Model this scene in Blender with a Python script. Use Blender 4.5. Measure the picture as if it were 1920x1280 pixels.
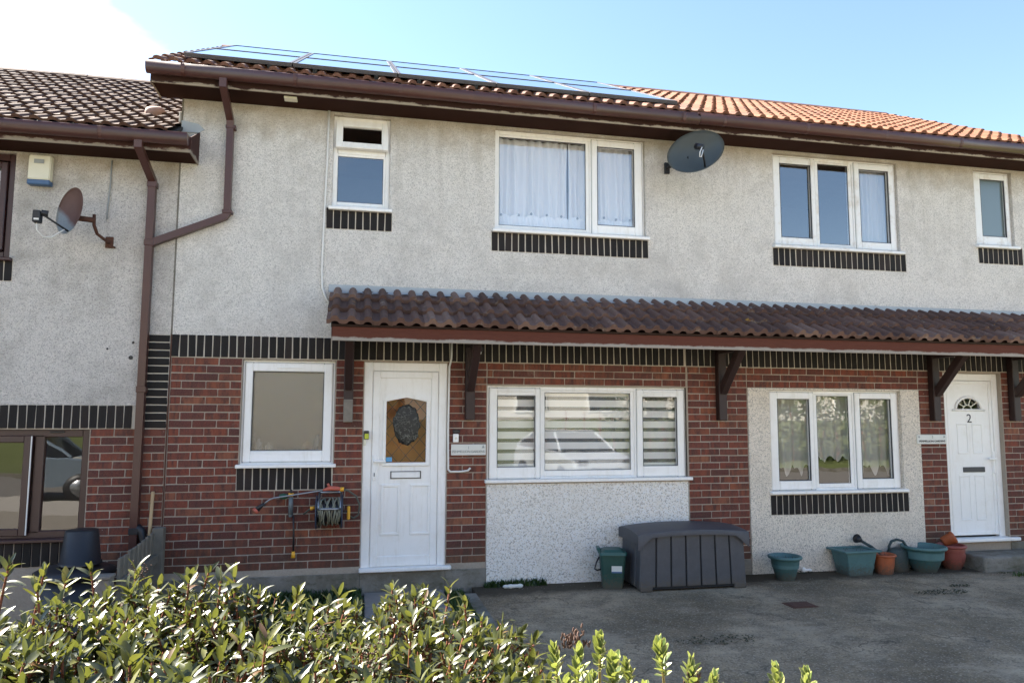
import bpy, bmesh, math, random
from mathutils import Matrix, Vector, Euler, noise
R = math.radians
random.seed(7)
scene = bpy.context.scene
for o in list(bpy.data.objects): bpy.data.objects.remove(o)
COL = scene.collection

# ------------------------------------------------------------------ camera
CAM = Vector((1.7645, -7.6415, 1.754))
yaw, pitch, roll = R(-12.02), R(5.6906), R(0.2166)
cy, sy, cp, sp, cr, sr = math.cos(yaw), math.sin(yaw), math.cos(pitch), math.sin(pitch), math.cos(roll), math.sin(roll)
right = Vector((cy, sy, 0)); fwd = Vector((-sy*cp, cy*cp, sp)); up = right.cross(fwd)
r2 = cr*right + sr*up; u2 = -sr*right + cr*up
cam_data = bpy.data.cameras.new('camera'); cam = bpy.data.objects.new('camera', cam_data); COL.objects.link(cam)
cam_data.sensor_width = 36; cam_data.lens = 1377.02/1920*36; cam_data.clip_start = 0.05; cam_data.clip_end = 3000
cam.matrix_world = Matrix(((r2.x, u2.x, -fwd.x, CAM.x), (r2.y, u2.y, -fwd.y, CAM.y), (r2.z, u2.z, -fwd.z, CAM.z), (0, 0, 0, 1)))
scene.camera = cam

# ------------------------------------------------------------------ sky, sun, exposure
SUN_AZ, SUN_EL = R(-52), R(43)          # azimuth from +Y towards +X; the sun stands behind the houses on the left
world = bpy.data.worlds.new('World'); scene.world = world; world.use_nodes = True
wn, wl = world.node_tree.nodes, world.node_tree.links
wn.clear()
sky = wn.new('ShaderNodeTexSky'); sky.sky_type = 'NISHITA'; sky.sun_disc = False
sky.sun_elevation = SUN_EL; sky.sun_rotation = SUN_AZ; sky.air_density = 1.0; sky.dust_density = 0.2; sky.ozone_density = 1.2
tc = wn.new('ShaderNodeTexCoord'); mp = wn.new('ShaderNodeMapping'); mp.inputs['Scale'].default_value = (1, 1, 2.2); mp.inputs['Location'].default_value = (6.2368, 9.3607, 5.6629)
wl.new(tc.outputs['Generated'], mp.inputs['Vector'])
cn = wn.new('ShaderNodeTexNoise'); cn.inputs['Scale'].default_value = 1.6; cn.inputs['Detail'].default_value = 9; cn.inputs['Roughness'].default_value = 0.55
wl.new(mp.outputs['Vector'], cn.inputs['Vector'])
cr_ = wn.new('ShaderNodeValToRGB'); cr_.color_ramp.elements[0].position = 0.60; cr_.color_ramp.elements[1].position = 0.70
wl.new(cn.outputs['Fac'], cr_.inputs['Fac'])
cmix = wn.new('ShaderNodeMixRGB'); cmix.inputs['Color2'].default_value = (5.0, 5.1, 5.2, 1)
wl.new(cr_.outputs['Color'], cmix.inputs['Fac']); wl.new(sky.outputs['Color'], cmix.inputs['Color1'])
bg = wn.new('ShaderNodeBackground'); bg.inputs['Strength'].default_value = 0.060
wo = wn.new('ShaderNodeOutputWorld'); wl.new(cmix.outputs['Color'], bg.inputs['Color']); wl.new(bg.outputs['Background'], wo.inputs['Surface'])
sd = bpy.data.lights.new('sun', 'SUN'); sd.energy = 5.0; sd.angle = R(0.53); sd.color = (1.0, 0.93, 0.82)
sun = bpy.data.objects.new('sun', sd); COL.objects.link(sun)
sdir = Vector((math.sin(SUN_AZ)*math.cos(SUN_EL), math.cos(SUN_AZ)*math.cos(SUN_EL), math.sin(SUN_EL)))
sun.rotation_euler = sdir.to_track_quat('Z', 'Y').to_euler(); sun.location = (-8, 10, 20)
vs = scene.view_settings; vs.view_transform = 'Standard'; vs.look = 'None'; vs.gamma = 1; vs.use_curve_mapping = False; vs.exposure = 2.56
scene.cycles.max_bounces = 8; scene.cycles.transparent_max_bounces = 16

# ------------------------------------------------------------------ materials
MATS = {}
class NT:
    def __init__(s, name):
        m = bpy.data.materials.new(name); m.use_nodes = True; s.m = m; s.n = m.node_tree.nodes; s.l = m.node_tree.links
        s.b = s.n['Principled BSDF']; s.o = s.n['Material Output']; MATS[name] = m
        s._pos = None
    def add(s, t, **kw):
        nd = s.n.new(t)
        for k, v in kw.items(): setattr(nd, k, v)
        return nd
    def pos(s):
        if s._pos is None:
            s._pos = s.add('ShaderNodeNewGeometry').outputs['Position']
        return s._pos
    def objc(s): return s.add('ShaderNodeTexCoord').outputs['Object']
    def mapv(s, v, scale=(1, 1, 1), loc=(0, 0, 0)):
        m = s.add('ShaderNodeMapping'); m.inputs['Scale'].default_value = scale; m.inputs['Location'].default_value = loc; s.l.new(v, m.inputs['Vector']); return m.outputs['Vector']
    def noise(s, v, scale, detail=4, rough=0.6, w=None):
        nd = s.add('ShaderNodeTexNoise'); nd.inputs['Scale'].default_value = scale; nd.inputs['Detail'].default_value = detail; nd.inputs['Roughness'].default_value = rough
        if w is not None: nd.noise_dimensions = '4D'; s.l.new(w, nd.inputs['W'])
        s.l.new(v, nd.inputs['Vector']); return nd.outputs['Fac']
    def voro(s, v, scale, out='Distance', feat='F1'):
        nd = s.add('ShaderNodeTexVoronoi'); nd.feature = feat; nd.inputs['Scale'].default_value = scale; s.l.new(v, nd.inputs['Vector']); return nd.outputs[out]
    def ramp(s, f, stops, interp='LINEAR'):
        nd = s.add('ShaderNodeValToRGB'); cr = nd.color_ramp; cr.interpolation = interp
        while len(cr.elements) < len(stops): cr.elements.new(0.5)
        for e, (p, c) in zip(cr.elements, stops):
            e.position = p; e.color = (c[0], c[1], c[2], 1) if not isinstance(c, (int, float)) else (c, c, c, 1)
        s.l.new(f, nd.inputs['Fac']); return nd.outputs['Color']
    def mix(s, f, a, b, mode='MIX'):
        nd = s.add('ShaderNodeMixRGB'); nd.blend_type = mode
        for i, v in (('Fac', f), ('Color1', a), ('Color2', b)):
            if isinstance(v, (int, float)): nd.inputs[i].default_value = v if i == 'Fac' else (v, v, v, 1)
            elif isinstance(v, tuple): nd.inputs[i].default_value = (*v, 1)
            else: s.l.new(v, nd.inputs[i])
        return nd.outputs['Color']
    def math(s, op, a, b=0.0):
        nd = s.add('ShaderNodeMath'); nd.operation = op; nd.use_clamp = False
        for i, v in enumerate((a, b)):
            if isinstance(v, (int, float)): nd.inputs[i].default_value = v
            else: s.l.new(v, nd.inputs[i])
        return nd.outputs[0]
    def sep(s, v):
        nd = s.add('ShaderNodeSeparateXYZ'); s.l.new(v, nd.inputs[0]); return nd.outputs
    def rnd(s): return s.add('ShaderNodeObjectInfo').outputs['Random']
    def island(s): return s.add('ShaderNodeNewGeometry').outputs['Random Per Island']
    def col(s, c):
        if isinstance(c, tuple): s.b.inputs['Base Color'].default_value = (*c, 1)
        else: s.l.new(c, s.b.inputs['Base Color'])
    def set(s, rough=0.7, metal=0.0, spec=0.5):
        s.b.inputs['Roughness'].default_value = rough; s.b.inputs['Metallic'].default_value = metal; s.b.inputs['Specular IOR Level'].default_value = spec
    def bump(s, h, strength=0.5, dist=0.01):
        nd = s.add('ShaderNodeBump'); nd.inputs['Strength'].default_value = strength; nd.inputs['Distance'].default_value = dist
        s.l.new(h, nd.inputs['Height']); s.l.new(nd.outputs['Normal'], s.b.inputs['Normal'])

def plain(name, c, rough=0.6, metal=0.0, spec=0.5, var=0.15, scale=6.0, bump=0.0):
    t = NT(name); n = t.noise(t.pos(), scale, 5)
    t.col(t.mix(n, tuple(x*(1-var) for x in c), tuple(min(1, x*(1+var)) for x in c))); t.set(rough, metal, spec)
    if bump: t.bump(t.noise(t.pos(), scale*12, 3), bump, 0.004)
    return t

# brick: every brick its own tone, fired in drag bands
t = NT('brick'); rn = t.rnd(); oc = t.objc()
w = t.math('MULTIPLY', rn, 37.0)
band = t.noise(t.mapv(oc, (15, 6, 5)), 1.0, 4, 0.65, w)
tone = t.ramp(rn, [(0, (.058, .020, .022)), (.14, (.110, .026, .022)), (.32, (.175, .036, .022)), (.50, (.205, .047, .025)), (.66, (.105, .032, .030)), (.78, (.245, .074, .034)), (.90, (.165, .044, .028)), (1, (.275, .105, .055))])
dark = t.mix(t.ramp(band, [(.42, 0), (.62, 1)]), tone, (.048, .020, .020))
grit = t.noise(t.pos(), 90, 4)
c = t.mix(t.ramp(grit, [(.35, .35), (.75, 0)]), dark, (.26, .12, .08))
spk = t.ramp(t.noise(t.pos(), 23, 2), [(.735, 0), (.77, .55)]); c = t.mix(spk, c, (.45, .40, .36))
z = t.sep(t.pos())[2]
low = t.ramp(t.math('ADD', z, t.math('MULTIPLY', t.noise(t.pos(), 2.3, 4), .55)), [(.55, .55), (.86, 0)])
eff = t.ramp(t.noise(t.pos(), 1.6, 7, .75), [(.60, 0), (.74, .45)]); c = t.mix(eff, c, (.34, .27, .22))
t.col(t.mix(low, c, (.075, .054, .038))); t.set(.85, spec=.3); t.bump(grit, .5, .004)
# dark engineering brick
t = NT('dark_brick'); rn = t.rnd(); g = t.noise(t.pos(), 40, 4)
t.col(t.mix(g, t.ramp(rn, [(0, (.005, .005, .006)), (.45, (.011, .010, .010)), (.8, (.020, .015, .014)), (1, (.034, .024, .020))]), (.018, .015, .014))); t.set(.7, spec=.25); t.bump(g, .3, .003)
t = NT('mortar'); g = t.noise(t.pos(), 60, 5); st = t.noise(t.pos(), 1.7, 4)
t.col(t.mix(st, t.mix(g, (.20, .16, .125), (.33, .275, .22)), t.mix(g, (.36, .31, .25), (.54, .475, .40)))); t.set(.95, spec=.2); t.bump(g, .5, .004)
plain('mortar_pale', (.50, .45, .38), .95, spec=.2, var=.25, scale=9, bump=.4)
t = NT('concrete'); p = t.pos(); n1 = t.noise(p, 3, 7, .7); n2 = t.noise(p, 60, 4, .7)
c = t.mix(t.ramp(n1, [(.40, 0), (.62, 1)]), (.15, .135, .105), (.27, .25, .22)); c = t.mix(t.ramp(t.noise(t.mapv(p, (2, 2, 5)), 2.5, 6, .75), [(.52, 0), (.66, .8)]), c, (.075, .075, .045))
t.col(t.mix(t.math('MULTIPLY', n2, .4), c, (.12, .11, .09))); t.set(.92, spec=.2); t.bump(n2, .5, .006)

def pebble(name, base, dirt, size, darkamt, top_dirt):
    t = NT(name); p = t.pos(); s_ = t.sep(p)
    v = t.voro(p, size, 'Color'); vd = t.voro(p, size, 'Distance')
    sv = t.sep(v)[0]
    stone = t.ramp(sv, [(0, tuple(x*(1-darkamt) for x in base)), (.14, tuple(x*(1-.65*darkamt) for x in base)), (.30, base), (1, tuple(min(.85, x*1.22) for x in base))])
    big = t.noise(p, 1.1, 6, .62); mid = t.noise(p, 5.5, 5, .65)
    stain = t.ramp(t.math('ADD', t.math('MULTIPLY', big, .6), t.math('MULTIPLY', mid, .4)), [(.47, 0), (.68, 1)])
    c = t.mix(t.math('MULTIPLY', stain, .70), stone, dirt)
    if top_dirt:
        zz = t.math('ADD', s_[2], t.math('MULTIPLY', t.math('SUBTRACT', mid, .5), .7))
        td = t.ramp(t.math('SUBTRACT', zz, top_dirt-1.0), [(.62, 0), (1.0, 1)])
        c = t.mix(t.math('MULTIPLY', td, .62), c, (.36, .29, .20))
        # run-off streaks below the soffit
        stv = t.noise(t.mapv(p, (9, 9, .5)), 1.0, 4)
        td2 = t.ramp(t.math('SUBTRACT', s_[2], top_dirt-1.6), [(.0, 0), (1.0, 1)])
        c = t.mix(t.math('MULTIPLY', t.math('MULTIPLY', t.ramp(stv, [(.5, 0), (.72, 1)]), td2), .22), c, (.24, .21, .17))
    t.col(c); t.set(.95, spec=.2); t.bump(vd, .75, .008)
pebble('pebbledash', (.655, .625, .585), (.43, .405, .375), 135, .32, 4.9)
pebble('pebbledash_old', (.57, .535, .50), (.27, .25, .22), 135, .36, 4.3)
pebble('pebbledash_coarse', (.84, .78, .70), (.72, .67, .60), 104, .52, None)
pebble('pebbledash_beige', (.70, .63, .54), (.58, .52, .44), 105, .42, None)

t = NT('white_upvc'); g = t.noise(t.pos(), 5, 7, .75); g2 = t.noise(t.mapv(t.pos(), (18, 18, 2)), 1.0, 5, .7)
t.col(t.mix(t.ramp(g2, [(.52, 0), (.78, .4)]), t.mix(t.ramp(g, [(.5, 0), (.8, .5)]), (.87, .86, .84), (.70, .66, .58)), (.60, .56, .48))); t.set(.38)
t = NT('white_upvc_worn'); g = t.noise(t.pos(), 7, 6, .7)
t.col(t.mix(t.ramp(g, [(.5, 0), (.75, .75)]), (.78, .78, .77), (.52, .45, .36))); t.set(.4)
plain('brown_frame', (.045, .018, .018), .35, var=.2)
plain('gutter_brown', (.070, .028, .023), .34, var=.22, scale=5)
plain('soffit_brown', (.034, .014, .010), .85, spec=.1, var=.3, scale=4)
# painted timber with the paint peeling along the lower edge
def peel(name, paint, z0, amt, bare=(.50, .45, .38)):
    t = NT(name); p = t.pos(); zz = t.sep(p)[2]
    n1 = t.noise(t.mapv(p, (2.2, 2.2, 5)), 2.0, 7, .72); n2 = t.noise(t.mapv(p, (1, 1, 14)), 9, 4)
    h = t.math('ADD', t.math('SUBTRACT', zz, z0), t.math('MULTIPLY', t.math('SUBTRACT', n1, .5), amt))
    f = t.ramp(t.math('MULTIPLY', h, 10), [(.0, 1), (.12, 0)])
    wood = t.mix(n2, tuple(x*.55 for x in bare), bare)
    pc = t.mix(n2, tuple(x*.75 for x in paint), tuple(x*1.25 for x in paint))
    t.col(t.mix(f, pc, wood)); t.set(.8, spec=.15); t.bump(n2, .3, .003)
peel('fascia_paint', (.040, .019, .015), 4.900, .13, (.42, .36, .29))
peel('fascia_paint_low', (.060, .028, .024), 4.240, .14, (.36, .31, .26))
peel('canopy_paint', (.105, .038, .026), 2.456, .07, (.40, .36, .32))
plain('bracket_paint', (.026, .011, .009), .55, var=.3, scale=9)
plain('weathered_wood', (.20, .175, .145), .9, var=.45, scale=14, bump=.5)
plain('fence_wood', (.15, .135, .11), .9, var=.45, scale=14, bump=.5)
plain('new_wood', (.46, .31, .16), .7, var=.2, scale=20)
plain('roof_vent_clay', (.30, .18, .14), .8, var=.3, scale=12)
plain('lead', (.36, .39, .41), .6, metal=.0, var=.22, scale=5)

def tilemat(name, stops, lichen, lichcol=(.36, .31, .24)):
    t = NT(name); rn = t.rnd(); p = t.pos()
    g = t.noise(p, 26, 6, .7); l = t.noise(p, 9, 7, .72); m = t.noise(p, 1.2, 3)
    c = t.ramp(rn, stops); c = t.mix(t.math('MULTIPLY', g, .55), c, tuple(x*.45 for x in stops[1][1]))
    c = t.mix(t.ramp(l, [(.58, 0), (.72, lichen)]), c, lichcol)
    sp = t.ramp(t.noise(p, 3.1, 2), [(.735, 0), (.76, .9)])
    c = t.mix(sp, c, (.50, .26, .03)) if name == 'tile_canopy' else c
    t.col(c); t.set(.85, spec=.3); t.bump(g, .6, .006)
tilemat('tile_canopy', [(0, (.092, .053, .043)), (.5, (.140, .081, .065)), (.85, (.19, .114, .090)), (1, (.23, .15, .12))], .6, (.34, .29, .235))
tilemat('tile_brown', [(0, (.13, .062, .044)), (.5, (.175, .085, .06)), (1, (.215, .11, .078))], .5)  # browner tile tone of the first house, also used on both ridges
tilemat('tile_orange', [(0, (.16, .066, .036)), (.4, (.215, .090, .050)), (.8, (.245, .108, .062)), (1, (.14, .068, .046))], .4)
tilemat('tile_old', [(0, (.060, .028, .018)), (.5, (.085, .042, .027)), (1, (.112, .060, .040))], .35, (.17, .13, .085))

def glass(name, ior=1.75, rough=0.0, tint=(1, 1, 1), body=None, bodyfac=0.0, bumps=0.0, wav=0.0):
    t = NT(name); t.n.remove(t.b)
    fr = t.add('ShaderNodeFresnel'); fr.inputs['IOR'].default_value = ior
    tr = t.add('ShaderNodeBsdfTransparent'); tr.inputs['Color'].default_value = (*tint, 1)
    gl = t.add('ShaderNodeBsdfGlossy'); gl.inputs['Roughness'].default_value = rough
    base = tr.outputs[0]
    if body:
        df = t.add('ShaderNodeBsdfDiffuse'); df.inputs['Color'].default_value = (*body, 1)
        tl = t.add('ShaderNodeBsdfTranslucent'); tl.inputs['Color'].default_value = (*body, 1)
        m0 = t.add('ShaderNodeMixShader'); t.l.new(df.outputs[0], m0.inputs[1]); t.l.new(tl.outputs[0], m0.inputs[2])
        m1 = t.add('ShaderNodeMixShader'); m1.inputs[0].default_value = bodyfac; t.l.new(tr.outputs[0], m1.inputs[1]); t.l.new(m0.outputs[0], m1.inputs[2]); base = m1.outputs[0]
    if bumps or wav:
        bp = t.add('ShaderNodeBump'); bp.inputs['Strength'].default_value = bumps or wav; bp.inputs['Distance'].default_value = .004 if bumps else .02
        t.l.new(t.noise(t.pos(), 70 if bumps else 2.2, 2), bp.inputs['Height']); t.l.new(bp.outputs[0], gl.inputs['Normal'])
    mx = t.add('ShaderNodeMixShader'); t.l.new(t.math('MULTIPLY', fr.outputs[0], t.math('SUBTRACT', 1.0, t.add('ShaderNodeNewGeometry').outputs['Backfacing'])), mx.inputs[0]); t.l.new(base, mx.inputs[1]); t.l.new(gl.outputs[0], mx.inputs[2]); t.l.new(mx.outputs[0], t.o.inputs['Surface'])
glass('glass', 2.9, wav=.04)
glass('glass_low', 1.95, wav=.04)
glass('glass_lace', 2.3, wav=.04)
glass('glass_frosted', 2.3, .09, body=(.30, .265, .215), bodyfac=.42, bumps=.9)
glass('glass_frosted_blue', 1.9, .14, body=(.30, .37, .37), bodyfac=.75, bumps=.35)
glass('glass_door', 1.45, 0, wav=.04)

def cloth(name, c, trans=0.5, fac=1.0):
    t = NT(name); t.n.remove(t.b)
    df = t.add('ShaderNodeBsdfDiffuse'); df.inputs['Color'].default_value = (*c, 1)
    tl = t.add('ShaderNodeBsdfTranslucent'); tl.inputs['Color'].default_value = (*c, 1)
    m0 = t.add('ShaderNodeMixShader'); m0.inputs[0].default_value = trans*.5; t.l.new(df.outputs[0], m0.inputs[1]); t.l.new(tl.outputs[0], m0.inputs[2])
    tr = t.add('ShaderNodeBsdfTransparent'); m1 = t.add('ShaderNodeMixShader'); m1.inputs[0].default_value = fac
    t.l.new(tr.outputs[0], m1.inputs[1]); t.l.new(m0.outputs[0], m1.inputs[2]); t.l.new(m1.outputs[0], t.o.inputs['Surface'])
cloth('net_white', (.95, .95, .96), .4, .96)
cloth('net_sheer', (.84, .85, .88), .6, .70)
cloth('lace', (.90, .87, .80), .5, .62)
cloth('blind_opaque', (.90, .88, .84), .25, 1.0)
cloth('blind_sheer', (.75, .74, .70), .6, .30)
plain('room_wall', (.42, .37, .30), .9, var=.1)
plain('room_dark', (.10, .09, .08), .9, var=.15)
plain('hall_warm', (.80, .38, .15), .8, var=.2, scale=3)
plain('hall_pale', (.62, .55, .44), .8, var=.1)
plain('black_plastic', (.016, .016, .019), .45, var=.2)
plain('dark_metal', (.03, .03, .032), .45, metal=.4, var=.2)
plain('grey_metal', (.34, .35, .37), .35, metal=.8, var=.1)
plain('rust', (.085, .034, .020), .85, var=.5, scale=25, bump=.4)
plain('grey_plastic_dark', (.008, .008, .010), .7, var=.1)
plain('caddy_lid', (.014, .085, .078), .42, var=.15)
for nm_, c_ in (('teal_plastic', (.032, .095, .095)), ('teal_pale', (.066, .150, .152)), ('caddy_green', (.009, .055, .045)), ('terracotta_orange', (.36, .085, .026)), ('terracotta_red', (.24, .052, .036)), ('grey_plastic', (.060, .060, .068)), ('can_green', (.018, .038, .040))):
    t = NT(nm_); p = t.pos(); n1 = t.noise(p, 9, 6, .7); n2 = t.noise(p, 45, 4, .7); zz = t.sep(p)[2]
    c = t.mix(n1, tuple(x*.72 for x in c_), tuple(x*1.30+.012 for x in c_))
    c = t.mix(t.ramp(n2, [(.60, 0), (.74, .35)]), c, tuple(x*.6+.10 for x in c_))
    sp_ = t.ramp(t.math('ADD', t.math('MULTIPLY', zz, 3.0), t.math('MULTIPLY', t.math('SUBTRACT', n2, .5), 1.1)), [(.06, .75), (.38, 0)])
    t.col(t.mix(sp_, c, (.085, .066, .046))); t.set(.55)
plain('orange_plastic', (.75, .22, .03), .45, var=.1)
plain('yellow_plastic', (.80, .40, .03), .45, var=.1)
plain('red_plastic', (.48, .11, .07), .45, var=.1)
plain('hose_rubber', (.075, .080, .062), .6, var=.2)
plain('hose_pale', (.20, .20, .15), .55, var=.2)
plain('reel_blue', (.030, .042, .070), .45, var=.2)
plain('green_plastic', (.03, .10, .06), .5, var=.2)
plain('cable_white', (.72, .71, .68), .5, var=.08)
plain('sign_white', (.66, .66, .62), .5, var=.06)
plain('sign_grey', (.30, .32, .32), .6, var=.1)
plain('letter_dark', (.05, .05, .055), .5, var=.1)
plain('alarm_cream', (.72, .69, .55), .5, var=.08)
plain('alarm_blue', (.055, .12, .24), .45, var=.1)
plain('lime_plastic', (.50, .55, .04), .4, var=.1)
plain('dish_grey', (.12, .145, .155), .45, var=.1)
t = NT('dish_rusty'); n1 = t.noise(t.pos(), 7, 5); zz = t.sep(t.pos())[2]; xx = t.sep(t.pos())[0]
f = t.math('ADD', t.math('SUBTRACT', zz, t.math('MULTIPLY', xx, -1.0)), t.math('MULTIPLY', t.math('SUBTRACT', n1, .5), .12))
t.col(t.mix(t.ramp(t.math('SUBTRACT', f, 2.2), [(.44, 0), (.50, 1)]), t.mix(t.noise(t.pos(), 60, 3), (.26, .30, .34), (.42, .46, .49)), t.mix(n1, (.17, .095, .08), (.26, .15, .13)))); t.set(.55)
plain('soil', (.045, .034, .024), .95, var=.5, scale=12, bump=.6)
plain('moss', (.05, .05, .028), .95, var=.5, scale=20, bump=.6)
plain('slab', (.22, .20, .185), .9, var=.35, scale=5, bump=.5)
# worn concrete drive with damp dark dirt by the wall
t = NT('drive'); p = t.pos(); s_ = t.sep(p)
big = t.noise(p, .75, 6, .62); mid = t.noise(p, 4, 6, .7); fine = t.noise(p, 70, 4, .7); peb = t.voro(p, 95, 'Color')
c = t.ramp(big, [(.38, (.15, .110, .064)), (.49, (.30, .225, .140)), (.60, (.48, .37, .245))])
c = t.mix(t.ramp(mid, [(.40, .75), (.60, 0)]), c, (.175, .14, .10))
c = t.mix(t.ramp(t.sep(peb)[0], [(.76, 0), (.97, .7)]), c, (.48, .39, .29))
c = t.mix(t.ramp(t.sep(peb)[1], [(.70, 0), (.95, .6)]), c, (.055, .048, .040))
wv = t.add('ShaderNodeVectorMath'); wv.operation = 'ADD'; nv = t.add('ShaderNodeTexNoise'); nv.inputs['Scale'].default_value = 2.2; nv.inputs['Detail'].default_value = 6; t.l.new(p, nv.inputs['Vector']); t.l.new(p, wv.inputs[0]); t.l.new(nv.outputs['Color'], wv.inputs[1])
ck = t.voro(wv.outputs[0], .8, 'Distance', 'DISTANCE_TO_EDGE'); c = t.mix(t.math('MULTIPLY', t.ramp(ck, [(.0, 1), (.010, 0)]), t.ramp(big, [(.42, 0), (.52, .8)])), c, (.035, .030, .024))
pale = t.ramp(t.noise(t.mapv(p, (.6, 1.1, 1)), 1.7, 10, .8), [(.52, 0), (.70, .75)])
c = t.mix(pale, c, (.52, .42, .30))
wob = t.math('ADD', s_[1], t.math('MULTIPLY', t.math('SUBTRACT', mid, .5), .55))
c = t.mix(t.ramp(t.math('ADD', wob, 1.0), [(.52, 0), (.70, .9)]), c, (.030, .026, .020))
t.col(t.mix(t.math('MULTIPLY', fine, .4), c, (.19, .145, .095))); t.set(.92, spec=.15); t.bump(t.math('ADD', fine, t.math('MULTIPLY', mid, .8)), .5, .008)
plain('tarmac', (.17, .155, .14), .9, var=.3, scale=30, bump=.4)
plain('pavement', (.40, .365, .32), .9, var=.2, scale=3, bump=.3)
plain('grass_ground', (.095, .115, .030), .95, var=.45, scale=2, bump=.4)
def leafmat(name, stops, trans, rough=.32, tf=.35, edge=None):
    t = NT(name); f = t.island() if name.endswith('_mass') else t.rnd()
    c = t.ramp(f, stops)
    if edge:
        u = t.sep(t.add('ShaderNodeUVMap').outputs[0])[0]
        e_ = t.math('ABSOLUTE', t.math('SUBTRACT', u, .5)); c = t.mix(t.ramp(e_, [(.28, 0), (.36, 1)]), c, edge)
    t.col(t.mix(t.math('MULTIPLY', t.noise(t.pos(), 40, 3), .4), c, tuple(x*.5 for x in stops[1][1]))); t.set(rough, spec=.6)
    tl = t.add('ShaderNodeBsdfTranslucent'); tl.inputs['Color'].default_value = (*trans, 1)
    mx = t.add('ShaderNodeMixShader'); mx.inputs[0].default_value = tf; t.l.new(t.b.outputs[0], mx.inputs[1]); t.l.new(tl.outputs[0], mx.inputs[2]); t.l.new(mx.outputs[0], t.o.inputs['Surface'])
LS = [(0, (.024, .029, .012)), (.40, (.041, .049, .016)), (.68, (.066, .075, .020)), (.86, (.120, .122, .030)), (.95, (.185, .175, .042)), (.97, (.13, .06, .02)), (1, (.10, .045, .02))]
leafmat('leaf', LS, (.24, .25, .04), .38, .20)
leafmat('leaf_mass', LS, (.22, .24, .04), .38, .18)
leafmat('leaf_variegated', [(0, (.06, .10, .045)), (.5, (.085, .135, .05)), (1, (.12, .17, .05))], (.30, .34, .06), .35, .30, (.50, .50, .20))
leafmat('weed_mass', [(0, (.018, .040, .010)), (.5, (.030, .065, .014)), (1, (.055, .10, .02))], (.08, .14, .02), .5, .3)
leafmat('grass_mass', [(0, (.030, .060, .012)), (.5, (.045, .090, .016)), (1, (.085, .13, .03))], (.10, .17, .02), .5, .35)
plain('stem', (.19, .062, .030), .6, var=.4, scale=40)
plain('stem_green', (.22, .17, .05), .6, var=.3, scale=40)
plain('seedhead', (.075, .036, .022), .8, var=.4, scale=60)
t = NT('solar_cell'); t.col((.012, .020, .060)); t.set(.04, spec=.8)
t.b.inputs['Coat Weight'].default_value = 1.0; t.b.inputs['Coat Roughness'].default_value = .02
plain('solar_frame', (.075, .072, .080), .45, metal=.3, var=.1)
plain('solar_dark', (.02, .02, .02), .6, var=.1)
def carpaint(name, c):
    t = NT(name); t.col(c); t.set(.35, metal=.2); t.b.inputs['Coat Weight'].default_value = 1.0; t.b.inputs['Coat Roughness'].default_value = .03
carpaint('car_silver', (.55, .58, .60)); carpaint('car_blue', (.22, .28, .34))
t = NT('car_glass'); t.col((.01, .012, .014)); t.set(.03, spec=.8)
plain('white_render', (.66, .62, .55), .9, var=.1)
t = NT('wreath'); v_ = t.voro(t.pos(), 34, 'Distance', 'DISTANCE_TO_EDGE'); n_ = t.noise(t.pos(), 22, 5)
t.col(t.mix(t.math('MULTIPLY', t.ramp(v_, [(.02, 1), (.10, 0)]), t.ramp(n_, [(.45, 0), (.6, .8)])), (.022, .021, .018), (.20, .20, .17))); t.set(.55); t.bump(n_, .8, .01)
plain('sticker_blue', (.10, .35, .60), .4, var=.1)

# ------------------------------------------------------------------ mesh helpers
WM = {}
def thing(name, label, cat, loc=(0, 0, 0), group=None, rotz=0.0):
    o = bpy.data.objects.new(name, None); COL.objects.link(o); o.empty_display_size = .1
    o.location = loc; o.rotation_euler = (0, 0, rotz); o['label'] = label; o['category'] = cat
    if group: o['group'] = group
    WM[o] = Matrix.Translation(loc) @ Matrix.Rotation(rotz, 4, 'Z'); return o
def tag(o, label, cat, group=None):
    o['label'] = label; o['category'] = cat
    if group: o['group'] = group
    return o
def place(o, parent, mw):
    COL.objects.link(o); WM[o] = mw
    if parent is not None: o.parent = parent; o.matrix_parent_inverse = WM[parent].inverted()
    o.matrix_basis = mw
    return o
def obj(name, bm, mat, parent=None, smooth=False, mw=None):
    """links a bmesh given in world coordinates as ONE object with its origin in its middle"""
    me = bpy.data.meshes.new(name)
    if mw is None:
        xs = [v.co for v in bm.verts]
        c = Vector(((min(v.x for v in xs)+max(v.x for v in xs))/2, (min(v.y for v in xs)+max(v.y for v in xs))/2, (min(v.z for v in xs)+max(v.z for v in xs))/2))
        mw = Matrix.Translation(c)
        for v in bm.verts: v.co -= c
    bm.to_mesh(me); bm.free()
    for m in (mat if isinstance(mat, (list, tuple)) else [mat]): me.materials.append(MATS[m])
    if smooth:
        for p in me.polygons: p.use_smooth = True
    return place(bpy.data.objects.new(name, me), parent, mw)
def inst(name, me, parent, mw):
    return place(bpy.data.objects.new(name, me), parent, mw)
def B(): return bmesh.new()
def quad(bm, pts, mi=0):
    f = bm.faces.new([bm.verts.new(p) for p in pts]); f.material_index = mi; return f
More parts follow.
